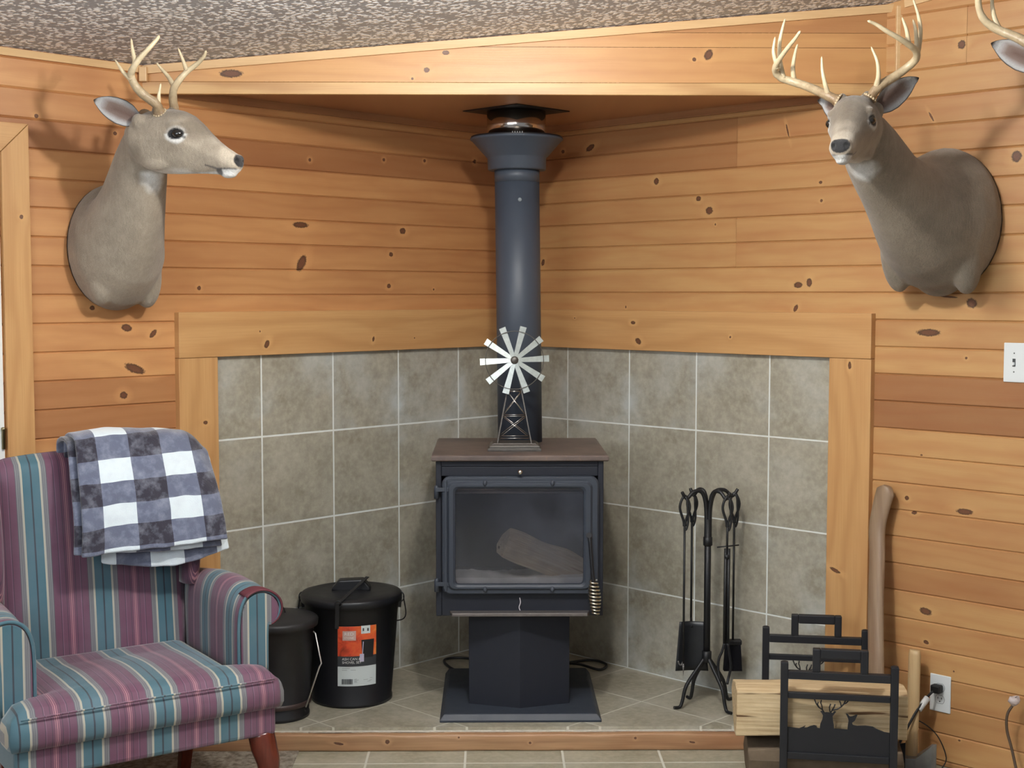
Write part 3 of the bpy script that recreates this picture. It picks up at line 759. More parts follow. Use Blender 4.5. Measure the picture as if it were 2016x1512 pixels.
# ------------------------------------------------------------------ fireplace tool stand and its tools
ST = Vector((.712, -1.0, HZ))
st = thing('tool_stand', 'black wrought iron tool stand on curved feet right of the stove', 'tool stand', ST)
mb = MB(); mb.tube([(0, 0, .165), (0, 0, .70)], .0125, 12); mb.build('pole', M_bmat, st)
MB().lathe([(.013, .60), (.017, .603), (.017, .632), (.013, .635)], caps=False, seg=16).build('collar', M_bmat, st)
MB().lathe([(.013, .165), (.018, .168), (.018, .205), (.013, .208)], caps=False, seg=16).build('collar', M_bmat, st)
for fx, fy in ((-.126, -.046), (.074, -.115), (.112, .071), (-.059, .092)):
    MB().tube(sm([(fx * .04, fy * .04, .185), (fx * .25, fy * .25, .150), (fx * .62, fy * .62, .085), (fx * .74, fy * .74, .03), (fx * .82, fy * .82, .008), (fx, fy, .007)], 6), rad(.0075, .006, 31), 8).build('foot', M_bmat, st)
HK = [(-.092, -.04), (-.052, .05), (.062, -.055), (.102, .03)]
for hx, hy in HK:
    MB().tube(sm([(hx * .06, hy * .06, .62), (hx * .08, hy * .08, .74), (hx * .25, hy * .25, .798), (hx * .6, hy * .6, .805), (hx * .88, hy * .88, .783), (hx, hy, .788), (hx * 1.12, hy * 1.12, .806)], 6), rad(.0085, .006, 37), 8).build('hook', M_bmat, st)
def tool(name, label, hx, hy, zend, rod=.0042):
    c = thing(name, label, 'fireplace tool', (ST.x + hx, ST.y + hy, HZ))
    mb = MB()
    for s in (-1, 1):
        mb.tube(sm([(s * .002, 0, .68), (s * .004, 0, .70), (s * .017, -.003, .74), (s * .016, -.003, .765), (s * .006, 0, .787), (0, 0, .792)], 5), .0048, 8)
    mb.tube(sm([(0, 0, .792), (.008, -.006, .775), (.010, -.008, .74), (.012, -.008, .70), (.006, -.008, .672), (.001, -.008, .668)], 5), .0042, 8)
    mb.build('handle', M_bmat, c)
    MB().tube([(0, 0, zend), (0, 0, .69)], rod, 8).build('rod', M_bmat, c)
    return c
k = tool('fire_poker', 'straight black fire poker, leftmost tool on the stand', *HK[0], .165)
mb = MB(); mb.tube([(0, 0, .17), (0, 0, .125)], [.0045, .0005], 8); mb.tube(sm([(0, 0, .18), (-.008, 0, .165), (-.016, 0, .17), (-.019, 0, .18)], 4), .003, 6); mb.build('point', plain('worn_tip', srgb(120, 118, 116), .4, .6), k)
k = tool('fire_shovel', 'black flat-bladed shovel hanging at the left of the tool stand', *HK[1], .30)
mb = MB()
def sv(u, v):
    w = .047 + .014 * v; x = -.0 + (2 * u - 1) * w; return Vector((x, -.03 + .006 * math.cos((2 * u - 1) * 2.4) - .022 * (1 - v) * 0, .312 - .185 * v))
mb.grid(sv, 12, 10); mb.build('blade', plain('worn_black_blade', srgb(30, 32, 36), .4, .2, var=.3, scale=14), k, solid=.003)
MB().tube([(0, 0, .32), (0, -.012, .305), (0, -.026, .29)], .0045, 8).build('neck', M_bmat, k)
k = tool('log_tongs', 'black scissor tongs hanging at the front right of the tool stand', *HK[2], .60, .0042)
mb = MB(); mb.tube([(-.005, 0, .60), (-.006, 0, .25)], .006, 8); mb.tube([(.006, 0, .60), (.006, 0, .25)], .006, 8)
mb.tube(sm([(-.006, 0, .25), (-.014, 0, .22), (-.026, 0, .19), (-.028, 0, .15), (-.02, -.01, .11)], 4), .0048, 8)
mb.tube(sm([(.006, 0, .25), (.012, 0, .21), (.018, 0, .16), (.010, 0, .12), (.004, -.01, .10)], 4), .0048, 8)
mb.build('jaw', M_bmat, k)
mb = MB(); mb.tube([(-.037, 0, .605), (.043, 0, .613)], .0026, 8); mb.ball((0, 0, .57), .011, 10); mb.build('cross_bar', M_bmat, k)
k = tool('hearth_brush', 'black hearth brush with square bristle head on the tool stand', *HK[3], .235)
mb = MB(); mb.box((-.030, -.014, .222), (.032, .014, .242)); mb.build('brush_block', M_bmat, k, bevel=.005)
mb = MB(); mb.loft([[Vector((sx * w, sy * .012, z)) for sx, sy in ((-1, -1), (1, -1), (1, 1), (-1, 1))] for w, z in ((.028, .222), (.034, .125))], smooth=False)
mb.build('bristles', plain('black_bristle', srgb(22, 22, 26), .9, 0, .1, var=.5, scale=300, bump=.6, bscale=500), k)

# ------------------------------------------------------------------ firewood rack
FLp, FRp = Vector((.835, -1.767, 0)), Vector((1.164, -1.830, 0)); BLp, BRp = Vector((.867, -1.316, 0)), Vector((1.197, -1.372, 0))
M_rack = plain('rack_black', srgb(26, 27, 32), .5, 0, .45, var=.12, scale=40)
org = (FLp + FRp + BLp + BRp) / 4
rk = thing('firewood_rack', 'low black steel firewood rack with cut-out deer scene panels', 'firewood rack', org)
from mathutils.geometry import tessellate_polygon
def fill_poly(mb, P, y0, y1):
    tri = tessellate_polygon([[Vector((a, b, 0)) for a, b in P]]); n = len(P)
    A = [mb.bm.verts.new((a, y0, b)) for a, b in P]; B = [mb.bm.verts.new((a, y1, b)) for a, b in P]
    for t_ in tri: mb._face([A[i] for i in t_]); mb._face([B[i] for i in t_][::-1])
    for i in range(n): mb._face((A[i], A[(i + 1) % n], B[(i + 1) % n], B[i]))
def end_frame(A, B, nm):
    u = (B - A).normalized(); w = (B - A).length; n = Vector((-u.y, u.x, 0))
    M = Matrix(((u.x, n.x, 0, A.x - org.x), (u.y, n.y, 0, A.y - org.y), (0, 0, 1, 0), (0, 0, 0, 1)))
    b = .0235
    mb = MB()
    for x in (0, w): mb.box((x - b / 2, -b / 2, .0), (x + b / 2, b / 2, .45)); mb.ball((x, 0, .45), 1, 12, (b / 2, b / 2, .004))
    mb.box((b / 2, -b / 2, .399), (w - b / 2, b / 2, .424))
    mb.box((b / 2, -.008, .337), (w - b / 2, .008, .356))
    mb.box((b / 2, -.008, .143), (w - b / 2, .008, .165))
    mb.box((b / 2, -.010, .035), (w - b / 2, .010, .055))
    mb.bm.transform(M); fo = mb.build('end_frame', M_rack, rk, bevel=.003)
    mb = MB(); mb.box((.086, -b / 2, .424), (.110, b / 2, .498)); mb.box((.232, -b / 2, .424), (.255, b / 2, .498)); mb.box((.110, -b / 2, .468), (.232, b / 2, .498))
    mb.bm.transform(M); mb.build('carry_handle', M_rack, fo, bevel=.003)
    # cut-out scene: ground, stag, doe, small fawn behind
    S = [(.012, .12), (.012, .205), (.05, .202), (.062, .208), (.07, .213), (.066, .206), (.075, .206), (.085, .212), (.098, .216), (.106, .214), (.108, .207), (.116, .206),
         (.118, .222), (.124, .238), (.126, .252), (.121, .262), (.117, .266), (.124, .268), (.129, .262), (.136, .264), (.150, .264), (.157, .262), (.162, .270), (.168, .268), (.161, .258), (.157, .252), (.158, .238), (.161, .222), (.162, .208),
         (.205, .207), (.206, .222), (.208, .238), (.206, .247), (.199, .262), (.203, .263), (.212, .253), (.219, .254), (.233, .261), (.236, .260), (.231, .248), (.228, .240), (.224, .236), (.219, .232), (.222, .224), (.235, .222), (.262, .224), (.285, .222), (.297, .215), (.306, .205), (w - .012, .203), (w - .012, .12)]
    zf = lambda z: .243 + (z - .205) * .903 if z > .15 else .155
    mb = MB(); fill_poly(mb, [(a * .953 if a < .3 else a, zf(b_)) for a, b_ in S], -.0018, .0018)
    for pts in ([(.130, .262), (.124, .272), (.112, .280), (.104, .292), (.098, .307)], [(.113, .279), (.108, .290), (.110, .298)], [(.124, .270), (.122, .285), (.118, .296), (.120, .306)],
                [(.150, .264), (.156, .272), (.170, .276), (.184, .286), (.192, .296), (.197, .308)], [(.184, .287), (.182, .297), (.178, .306)], [(.148, .266), (.146, .282), (.150, .294)], [(.155, .272), (.161, .284), (.164, .294)], [(.192, .296), (.200, .300), (.206, .308)]):
        mb.tube([Vector((a * .953, 0, zf(b_))) for a, b_ in pts], .0022, 6)
    mb.bm.transform(M); mb.build('deer_panel', M_rack, rk)
end_frame(FLp, FRp, 'f'); end_frame(BLp, BRp, 'b')
for A, B in ((FLp, BLp), (FRp, BRp)):
    MB().bar(A - org + Vector((0, 0, .045)), B - org + Vector((0, 0, .045)), .02).build('side_rail', M_rack, rk, bevel=.002)

# logs resting in the rack
def split_log(name, label, prof, x0, x1, loc, rz, mats, group=None, seed=0, rx=0):
    mb = MB(); N = 14; rings = []
    for i in range(N + 1):
        x = x0 + (x1 - x0) * i / N; r = []
        for j, (a, b) in enumerate(prof):
            r.append(Vector((x + (.008 * noise.noise(Vector((a * 30, b * 30, seed))) if i in (0, N) else 0), a + .006 * noise.noise(Vector((x * 5, j * 3.1, seed))), b + .006 * noise.noise(Vector((x * 5, j * 3.1 + 50, seed))))))
        rings.append(r)
    mb.loft(rings, smooth=False)
    o = mb.build(name, mats, None, bevel=.003); o.location = loc; o.rotation_euler = (rx, 0, rz)
    # bark on the rounded side
    me = o.data
    for p in me.polygons:
        if abs(p.normal.x) < .8 and (p.normal.z < -.35 or p.normal.y > .6): p.material_index = 1
    return tag(o, label, 'log', group)
P1 = [(-.085, .070), (-.090, .0), (-.088, -.070), (-.05, -.082), (.0, -.085), (.05, -.07), (.085, -.02), (.088, .03), (.06, .072), (.0, .080), (-.05, .078)]
split_log('firewood_log', 'large pale split log, uppermost in the black firewood rack', P1, -.275, .258, (.975, -1.665, .272), -.10, [M_split, M_bark], seed=1)
P2 = [(-.075, .035), (-.08, .0), (-.06, -.05), (-.01, -.062), (.05, -.05), (.078, .0), (.06, .04), (.0, .05)]
split_log('firewood_log', 'dark barked log lying below the large pale log', P2, -.25, .235, (.99, -1.665, .118), -.10, [M_bark, M_bark], seed=5)
split_log('firewood_log', 'narrow split log at the back of the firewood rack', [(a * .62, b * .75) for a, b in P1], -.22, .24, (1.0, -1.49, .125), -.07, [M_split, M_bark], seed=9)

# ------------------------------------------------------------------ axes leaning on the right wall
def W(s, off, z):
    p = RD * s + LD * off; return Vector((p.x, p.y, z))
M_ash_h = wood('weathered_handle', srgb(150, 128, 104), srgb(104, 82, 62), srgb(126, 88, 62), (), along='z', ring=.35, useattr=False, freq=80)
M_hick = wood('pale_handle', srgb(196, 170, 128), srgb(160, 128, 86), srgb(178, 140, 96), (), along='z', ring=.25, useattr=False, freq=80)
ax = thing('axe', 'long curved weathered axe handle leaning beside the tile surround', 'axe', W(1.90, .12, 0))
def flat_tube(pts, wa, wb, dirA, seg=12):
    P = [Vector(p) for p in pts]; rings = []
    for i, p in enumerate(P):
        t_ = (P[min(i + 1, len(P) - 1)] - P[max(i - 1, 0)]).normalized(); a = (Vector(dirA) - t_ * Vector(dirA).dot(t_)).normalized(); b = t_.cross(a)
        A_ = wa[i] if isinstance(wa, list) else wa; B_ = wb[i] if isinstance(wb, list) else wb
        rings.append([p + a * A_ * math.cos(k * 2 * PI / seg) + b * B_ * math.sin(k * 2 * PI / seg) for k in range(seg)])
    return rings
org_a = Vector(ax.location)
hp_ = sm([W(1.905, .20, .03), W(1.895, .175, .15), W(1.875, .15, .33), W(1.85, .115, .52), W(1.835, .085, .70), W(1.822, .065, .80), W(1.835, .055, .89), W(1.850, .05, .945)], 5)
n = len(hp_)
wa = [.030 if i < n * .6 else (.030 + .007 * (i / n - .6) / .4 if i < n * .93 else .034) for i in range(n)]
wa[-1] = .014; wa[-2] = .027
mb = MB(); mb.loft(flat_tube([p - org_a for p in hp_], wa, [.014] * n, RD)); mb.build('handle', M_ash_h, ax)
M_axed = plain('dark_axe_steel', srgb(44, 46, 50), .5, .5, var=.2)
mb = MB(); mb.loft([[Vector((x_, s_y * w, z_)) for s_y, z_ in ((-1, h0), (1, h0), (1, h1), (-1, h1))] for x_, w, h0, h1 in ((-.035, .024, .0, .07), (.03, .022, .0, .07), (.085, .008, -.0, .09), (.11, .001, -.0, .10))], smooth=False)
mb.bm.transform(Matrix.Translation(W(1.905, .20, .022) - org_a) @ Matrix.Rotation(math.radians(-45), 4, 'Z')); mb.build('axe_head', M_axed, ax, bevel=.003)
hx = thing('splitting_maul', 'short pale handled splitting maul with grey steel head under the outlet', 'maul', W(1.99, .07, 0))
org_h = Vector(hx.location)
hp_ = sm([W(2.0, .13, .03), W(1.993, .115, .12), W(1.985, .095, .22), W(1.978, .08, .32), W(1.975, .072, .402)], 5); n = len(hp_)
wa = [.0225] * n; wa[-1] = .019
mb = MB(); mb.loft(flat_tube([p - org_h for p in hp_], wa, [.012] * n, RD)); hh = mb.build('handle', M_hick, hx)
M_axe2 = plain('ground_grey_steel', srgb(150, 152, 154), .35, .6, var=.2, scale=60)
mb = MB(); mb.loft([[Vector((x_, s_y * w, z_)) for s_y, z_ in ((-1, h0), (1, h0), (1, h1), (-1, h1))] for x_, w, h0, h1 in ((-.075, .026, .0, .05), (-.07, .030, -.002, .056), (-.03, .026, .0, .05), (.02, .024, .0, .055), (.07, .012, .0, .10), (.085, .002, .0, .105))], smooth=False)
mb.bm.transform(Matrix.Translation(W(2.0, .14, .005) - org_h) @ Matrix.Rotation(math.radians(-22), 4, 'Z')); mb.build('maul_head', M_axe2, hx, bevel=.003)

# ------------------------------------------------------------------ outlet, switch, cords
def wallbox(name, lo, hi, mat, parent, bev=.0015):
    """local wall coordinates s, off, z relative to nothing: parent sits at the world origin of FR"""
    return MB().box(lo, hi).build(name, mat, parent, bevel=bev)
M_plate = plain('white_plastic', srgb(226, 232, 234), .35, var=.015)
M_slot = plain('slot_dark', srgb(60, 64, 66), .6)
ou = thing('wall_outlet', 'white duplex wall outlet with one cord plugged in', 'outlet'); ou.matrix_world = FR @ Matrix.Translation((2.038, .0055, .252))
mb = MB(); mb.box((-.0375, 0, -.0635), (.0375, .005, .0635)); mb.build('cover_plate', M_plate, ou, bevel=.0025)
for z in (.02, -.02):
    f = MB().prism([(.0165 * math.cos(a * PI / 12), z + max(-.0135, min(.0135, .0165 * math.sin(a * PI / 12)))) for a in range(24)], .005, .0062, 'y').build('socket', M_plate, ou)
    mb = MB(); mb.tube([(.0165 * math.cos(a * PI / 16), .0058, z + max(-.014, min(.014, .0168 * math.sin(a * PI / 16)))) for a in range(32)], .0006, 5, cyclic=True)
    mb.box((-.008, .006, z + .001), (-.0058, .0066, z + .008)); mb.box((.0055, .006, z + .001), (.0077, .0066, z + .007)); mb.ball((0, .0062, z - .007), 1, 10, (.0024, .0008, .0024)); mb.build('slot', M_slot, f)
sw = thing('light_switch', 'white light switch plate at the right edge of the picture', 'light switch'); sw.matrix_world = FR @ Matrix.Translation((2.290, .0055, 1.382))
MB().box((-.058, 0, -.0635), (.058, .006, .0635)).build('cover_plate', M_plate, sw, bevel=.0025)
for x in (-.023, .023):
    s1 = MB().box((x - .005, .006, -.0125), (x + .005, .0066, .0125)).build('slot', M_slot, sw)
    MB().box((x - .0035, .006, -.009), (x + .0035, .016, .001)).build('toggle', M_plate, s1, bevel=.001)
M_scr = plain('screw_grey', srgb(110, 114, 114), .4, .6)
for x in (-.023, .023):
    for z in (.03, -.03): MB().ball((x, .006, z), 1, 8, (.0027, .001, .0027)).build('screw', M_scr, sw)

M_cord = plain('black_rubber', srgb(18, 18, 20), .5, 0, .4)
pc = thing('power_cord', 'thick black power cord plugged into the outlet with a white tag', 'cord', W(2.038, .02, .272))
o0 = Vector(pc.location)
mb = MB(); mb.box((-.017, .0, -.015), (.017, .030, .013)); mb.bm.transform(Matrix.Translation((W(2.034, .0125, .272) - o0)) @ FR.to_3x3().to_4x4()); mb.build('plug', M_cord, pc, bevel=.005)
pts = [W(2.030, .034, .268), W(2.022, .05, .255), W(2.013, .075, .235), W(2.0, .12, .19), W(1.975, .17, .10), W(1.96, .20, .05), W(1.96, .21, .012), W(2.03, .22, .008), W(2.12, .26, .008), W(2.18, .22, .008)]
MB().tube([p - o0 for p in sm(pts, 6)], .0042, 8).build('cable', M_cord, pc)
mb = MB(); mb.tube([W(2.017, .058, .243) - o0, W(2.004, .095, .207) - o0], .011, 10); mb.build('tag', M_plate, pc)
mb = MB(); mb.tube(sm([W(1.975, .10, .165), W(2.0, .07, .160), W(2.05, .05, .12), W(2.085, .05, .05), W(2.08, .08, .008), W(2.13, .12, .006), W(2.22, .10, .006), W(2.30, .14, .006)], 6), .0022, 6)
tag(mb.build('thin_cable', M_cord), 'thin dark cable curving down to the floor under the outlet', 'cable')
hc = thing('hanging_cord', 'brown cord with clear plastic wrap hanging at the lower right edge', 'cord', W(2.31, .05, .28))
o0 = Vector(hc.location)
MB().tube([p - o0 for p in sm([W(2.315, .06, .285), W(2.300, .07, .25), W(2.300, .07, .20), W(2.318, .07, .14), W(2.345, .08, .06), W(2.38, .10, .008)], 6)], .0045, 8).build('cable', plain('brown_rubber', srgb(84, 68, 54), .4), hc)
mb = MB(); mb.ball((0, 0, 0), 1, 10, (.022, .012, .016)); 
for v in mb.bm.verts: v.co += Vector((noise.noise(v.co * 90), noise.noise(v.co * 90 + Vector((3, 3, 3))), noise.noise(v.co * 90 + Vector((9, 3, 1))))) * .010
mb.bm.transform(Matrix.Translation(W(2.318, .06, .298) - o0)); t = NT('clear_wrap'); t.b.inputs['Alpha'].default_value = .75; mw = t.fin(srgb(226, 214, 214), .2); mb.build('plastic_wrap', mw, hc)
# ------------------------------------------------------------------ deer mounts
def ell_ring(c, a, b, th, n=28, yaw=0, low=1.0, sq=1.0):
    """ring centred c; lateral half-axis a (y), other half-axis b; ring normal tilted up by th from +x"""
    th = math.radians(th); yw = math.radians(yaw)
    up = Vector((-math.sin(th), 0, math.cos(th))); lat = Vector((0, 1, 0))
    Rz = Matrix.Rotation(yw, 3, 'Z'); up = Rz @ up; lat = Rz @ lat; out = []
    for k in range(n):
        t_ = 2 * PI * k / n; cs, sn = math.cos(t_), math.sin(t_)
        cs = math.copysign(abs(cs) ** sq, cs)
        w = a * (1 if sn > 0 else 1 - (1 - low) * (-sn))
        out.append(Vector(c) + lat * w * cs + up * b * sn)
    return out

HEADX = [  # x, top z, bottom z, half width, lower narrowing
    (-.075, .030, -.060, .045, .9), (-.045, .052, -.095, .060, .85), (0., .064, -.118, .066, .75), (.045, .068, -.128, .066, .65), (.085, .066, -.130, .063, .58),
    (.115, .060, -.131, .0605, .52), (.145, .046, -.131, .054, .5), (.175, .022, -.132, .045, .55), (.205, -.008, -.133, .039, .6), (.235, -.034, -.136, .0335, .68),
    (.262, -.054, -.141, .0325, .75), (.285, -.068, -.139, .0315, .8), (.302, -.079, -.130, .026, .85), (.312, -.089, -.116, .015, .9)]

def deer_skin(name, body_rings, lumps, Mh, mats, parent, eye_c, light_tint=1.0):
    mb = MB()
    for i, r in enumerate(body_rings): pass
    mb.loft([ell_ring(*r) for r in body_rings], smooth=True)
    hr = []
    for x, zt, zb, w, lo in HEADX:
        hr.append([Mh @ v for v in ell_ring((x, 0, (zt + zb) / 2), w * 1.12, (zt - zb) / 2, 0, 28, 0, lo, .85)])
    mb.loft(hr)
    def hb(c, sc): mb.ball(Mh @ Vector(c), 1, 14, sc, Mh.to_3x3())
    for s in (-1, 1):
        hb((.112, s * .053, .008), (.036, .015, .018))       # brow ridge
        hb((.045, s * .036, .058), (.020, .017, .022))       # antler pedicle
        hb((-.012, s * .055, .026), (.024, .020, .026))      # ear butt
        hb((.03, s * .030, -.075), (.065, .022, .045))       # jaw muscle
        hb((.296, s * .0165, -.092), (.015, .013, .016))     # nostril wing
    hb((.270, 0, -.136), (.026, .020, .012))
    for c, sc, rot in lumps: mb.ball(c, 1, 16, sc, Matrix.Rotation(math.radians(rot), 3, 'Y'))
    bmesh.ops.recalc_face_normals(mb.bm, faces=mb.bm.faces[:])
    me = D.meshes.new('tmp'); mb.bm.to_mesh(me); mb.bm.free()
    o = D.objects.new('tmp', me); COL.objects.link(o)
    m = o.modifiers.new('r', 'REMESH'); m.mode = 'VOXEL'; m.voxel_size = .0042
    m = o.modifiers.new('s', 'SMOOTH'); m.iterations = 7; m.factor = .5
    dg = bpy.context.evaluated_depsgraph_get(); dg.update()
    me2 = D.meshes.new_from_object(o.evaluated_get(dg)); D.objects.remove(o); D.meshes.remove(me)
    inv = Mh.inverted()
    bs = bmesh.new(); bs.from_mesh(me2)
    bv = [v for v in bs.verts if (inv @ v.co).x < -.05 or (inv @ v.co).z < -.15]
    for _ in range(16): bmesh.ops.smooth_vert(bs, verts=bv, factor=.5, use_axis_x=True, use_axis_y=True, use_axis_z=True)
    bs.to_mesh(me2); bs.free()
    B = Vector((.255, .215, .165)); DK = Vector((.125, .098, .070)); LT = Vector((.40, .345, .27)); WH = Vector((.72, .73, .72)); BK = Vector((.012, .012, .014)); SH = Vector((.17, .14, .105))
    def ss(a, b, x): t_ = max(0, min(1, (x - a) / (b - a))); return t_ * t_ * (3 - 2 * t_)
    ca = me2.color_attributes.new('fur', 'FLOAT_COLOR', 'POINT')
    segs = [(Vector((.205, 0, -.108)), Vector((.245, 0, -.120))), (Vector((.245, 0, -.120)), Vector((.303, 0, -.1215)))]
    for v in me2.vertices:
        p = v.co.copy(); h = inv @ p; ay = abs(h.y); nz = noise.noise(p * 22) * .5 + noise.noise(p * 60) * .3
        inh = h.x > -.07 and h.z > -.16
        # geometry touches: eye socket, nostril, mouth
        if inh:
            e = (Vector((h.x, ay, h.z)) - Vector((eye_c[0], .060, eye_c[2]))); de = Vector((e.x / .021, e.y / .03, e.z / .014)).length
            if de < 1: h2 = h.copy(); h2.y -= math.copysign(.008 * (1 - de), h.y); v.co = Mh @ h2
            dn = Vector(((h.x - .309) / .010, (ay - .0165) / .008, (h.z + .096) / .007)).length
            if dn < 1: h2 = h.copy(); h2.x -= .010 * (1 - dn); v.co = Mh @ h2
        c = B * (1 + nz * .35)
        # body: darker toward the wall, paler neck front
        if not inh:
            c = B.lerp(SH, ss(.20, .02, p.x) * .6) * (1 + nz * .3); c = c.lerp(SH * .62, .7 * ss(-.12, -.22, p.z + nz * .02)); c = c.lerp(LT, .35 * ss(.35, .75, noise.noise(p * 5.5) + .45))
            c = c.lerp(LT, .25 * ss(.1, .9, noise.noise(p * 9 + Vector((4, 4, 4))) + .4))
        # throat patch
        dt = Vector(((h.x - .062) / 1.35, h.y / 1.25, (h.z + .160) / 1.0)).length + nz * .014
        c = c.lerp(WH, .95 * ss(.094, .068, dt) * ss(-.110, -.128, h.z + nz * .006))
        if inh:
            c = c.lerp(DK, .8 * ss(.022, .055, h.z + .25 * (h.x - .1) * 0) * ss(-.02, .04, h.x))
            c = c.lerp(DK, .45 * ss(.018, .004, abs(h.y)) * ss(.1, .16, h.x))
            c = c.lerp(DK, .7 * ss(.06, .03, (h - Vector((.185, h.y, .005))).length)); c = c.lerp(LT, .4 * ss(.3, .7, noise.noise(h * 14) + .4) * ss(.0, -.05, h.z))
            c = c.lerp(LT, .5 * ss(-.05, -.085, h.z) * ss(-.02, .05, h.x))
            de = Vector(((h.x - eye_c[0]) / 1.25, 0, h.z - eye_c[2])).length
            if ay > .035:
                c = c.lerp(WH, (.72 if h.z < eye_c[2] else .28) * ss(.032, .023, de + nz * .008 + (.004 if h.z > eye_c[2] else 0)))
                c = c.lerp(BK, ss(.0215, .0175, Vector(((h.x - eye_c[0]) / 1.3, 0, (h.z - eye_c[2]) * 1.15)).length))
                c = c.lerp(BK, .8 * ss(.006, .003, (Vector((h.x, 0, h.z)) - Vector((eye_c[0] + .026, 0, eye_c[2] - .010))).length))
            c = c.lerp(WH, .9 * ss(-.124, -.131, h.z + nz * .004) * ss(.0, .05, h.x))
            # muzzle band then nose pad
            c = c.lerp(LT * 1.25, .5 * ss(.248, .268, h.x + nz * .006) * ss(-.118, -.108, h.z))
            c = c.lerp(WH, .85 * ss(.25, .262, h.x) * ss(-.120, -.125, h.z))
            dn = Vector(((h.x - .318) / .032, h.y / .032, (h.z + .096) / .023)).length
            c = c.lerp(BK * .9, ss(1.02, .90, dn + nz * .05))
            dn = Vector(((h.x - .309) / .013, (ay - .0165) / .009, (h.z + .096) / .007)).length
            c = c.lerp(BK * .3, ss(1.1, .8, dn))
            for a, b in segs:
                q = Vector((h.x, 0, h.z)); ab = b - a; t_ = max(0, min(1, (q - a).dot(ab) / ab.length_squared)); dd = (q - a - ab * t_).length
                c = c.lerp(BK * 4, .75 * ss(.0036, .0014, dd))
            dd = (Vector((h.x, 0, h.z)) - Vector((.250, 0, -.128))).length
            c = c.lerp(BK * 3, .85 * ss(.016, .009, dd + nz * .003) * ss(-.119, -.123, h.z))
        c = c * light_tint  # light put into the fur: left mount brighter, right-hand mounts dimmer
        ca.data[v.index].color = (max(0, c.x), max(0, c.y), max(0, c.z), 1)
    me2.polygons.foreach_set('use_smooth', [True] * len(me2.polygons))
    me2.materials.clear(); me2.materials.append(mats)
    me2.name = name; o = D.objects.new(name, me2); COL.objects.link(o); o.parent = parent
    return o

t = NT('deer_hair'); a = t.attr('fur'); o_ = t.obj()
st1 = t.noise(t.vmath('MULTIPLY', o_, (120, 120, 28)), 1, 4, .7, .6); st2 = t.noise(o_, 320, 3, .7)
lum = t.math('ADD', .40, t.math('MULTIPLY', t.math('ADD', st1, st2), .60))
c = t.mix(1, a.outputs['Color'], t.comb(lum, lum, lum), 'MULTIPLY'); t.bump(t.math('ADD', st1, t.math('MULTIPLY', st2, .6)), .6, .004)
M_fur = t.fin(c, .68, 0, .3); t.b.inputs['Sheen Weight'].default_value = .25; t.b.inputs['Sheen Roughness'].default_value = .5
t = NT('antler'); o_ = t.obj(); a = t.attr('tone'); r_, g_, b_ = t.sep(a.outputs['Vector']); n1 = t.noise(t.vmath('MULTIPLY', o_, (1, 1, 1)), 60, 4, .6)
c = t.mix(t.math('ADD', t.math('MULTIPLY', r_, .9), t.math('MULTIPLY', t.math('SUBTRACT', n1, .5), .5), clamp=True), srgb(214, 198, 164), srgb(112, 86, 60))
t.bump(t.math('MULTIPLY', n1, t.math('ADD', .3, r_)), .8, .004); M_antler = t.fin(c, .38, 0, .5)
M_eye = plain('glass_eye', (.008, .006, .005, 1), .06, 0, .8, var=0)
M_nail = None

def antler(parent, Mh, main, tines, r0=.0150, rt=.0028):
    mb = MB(); tn = []
    def add(pts, ra, rb, tone0, tone1, pw=1.0, flare=False):
        S = sm(pts, 6); n = len(S); n0 = len(mb.bm.verts)
        R = [max(.0009, ra + (rb - ra) * (i / (n - 1)) ** pw) * (1 + .08 * noise.noise(S[i] * 90)) for i in range(n)]
        R[-1] *= .35
        if flare: R[0] *= 1.55; R[1] *= 1.35; R[2] *= 1.1
        mb.tube(S, R, 10)
        k = len(mb.bm.verts) - n0
        for j in range(k): f = (j // 10) / (n - 1); tn.append((tone0 + (tone1 - tone0) * min(1, f * 1.6), 0, 0))
    add(main, r0, rt + .001, 1.0, .12, 1.35, True)
    for tp in tines: add(tp, r0 * .66, rt, .45, .05, 1.1)
    # burr beads round the base
    b = Vector(main[0]); d = (Vector(main[1]) - b).normalized(); n0 = len(mb.bm.verts)
    u = d.cross(Vector((0, 0, 1))).normalized(); w = d.cross(u)
    for k in range(14):
        a_ = 2 * PI * k / 14; mb.ball(b + d * .004 + (u * math.cos(a_) + w * math.sin(a_)) * r0 * 1.25, .0042, 6)
    tn += [(.5, 0, 0)] * (len(mb.bm.verts) - n0)
    mb.bm.transform(Mh); me_n = len(tn)
    o = mb.build('antler', M_antler, parent)
    at = o.data.attributes.new('tone', 'FLOAT_VECTOR', 'POINT')
    for i in range(len(o.data.vertices)): at.data[i].vector = tn[i]
    return o

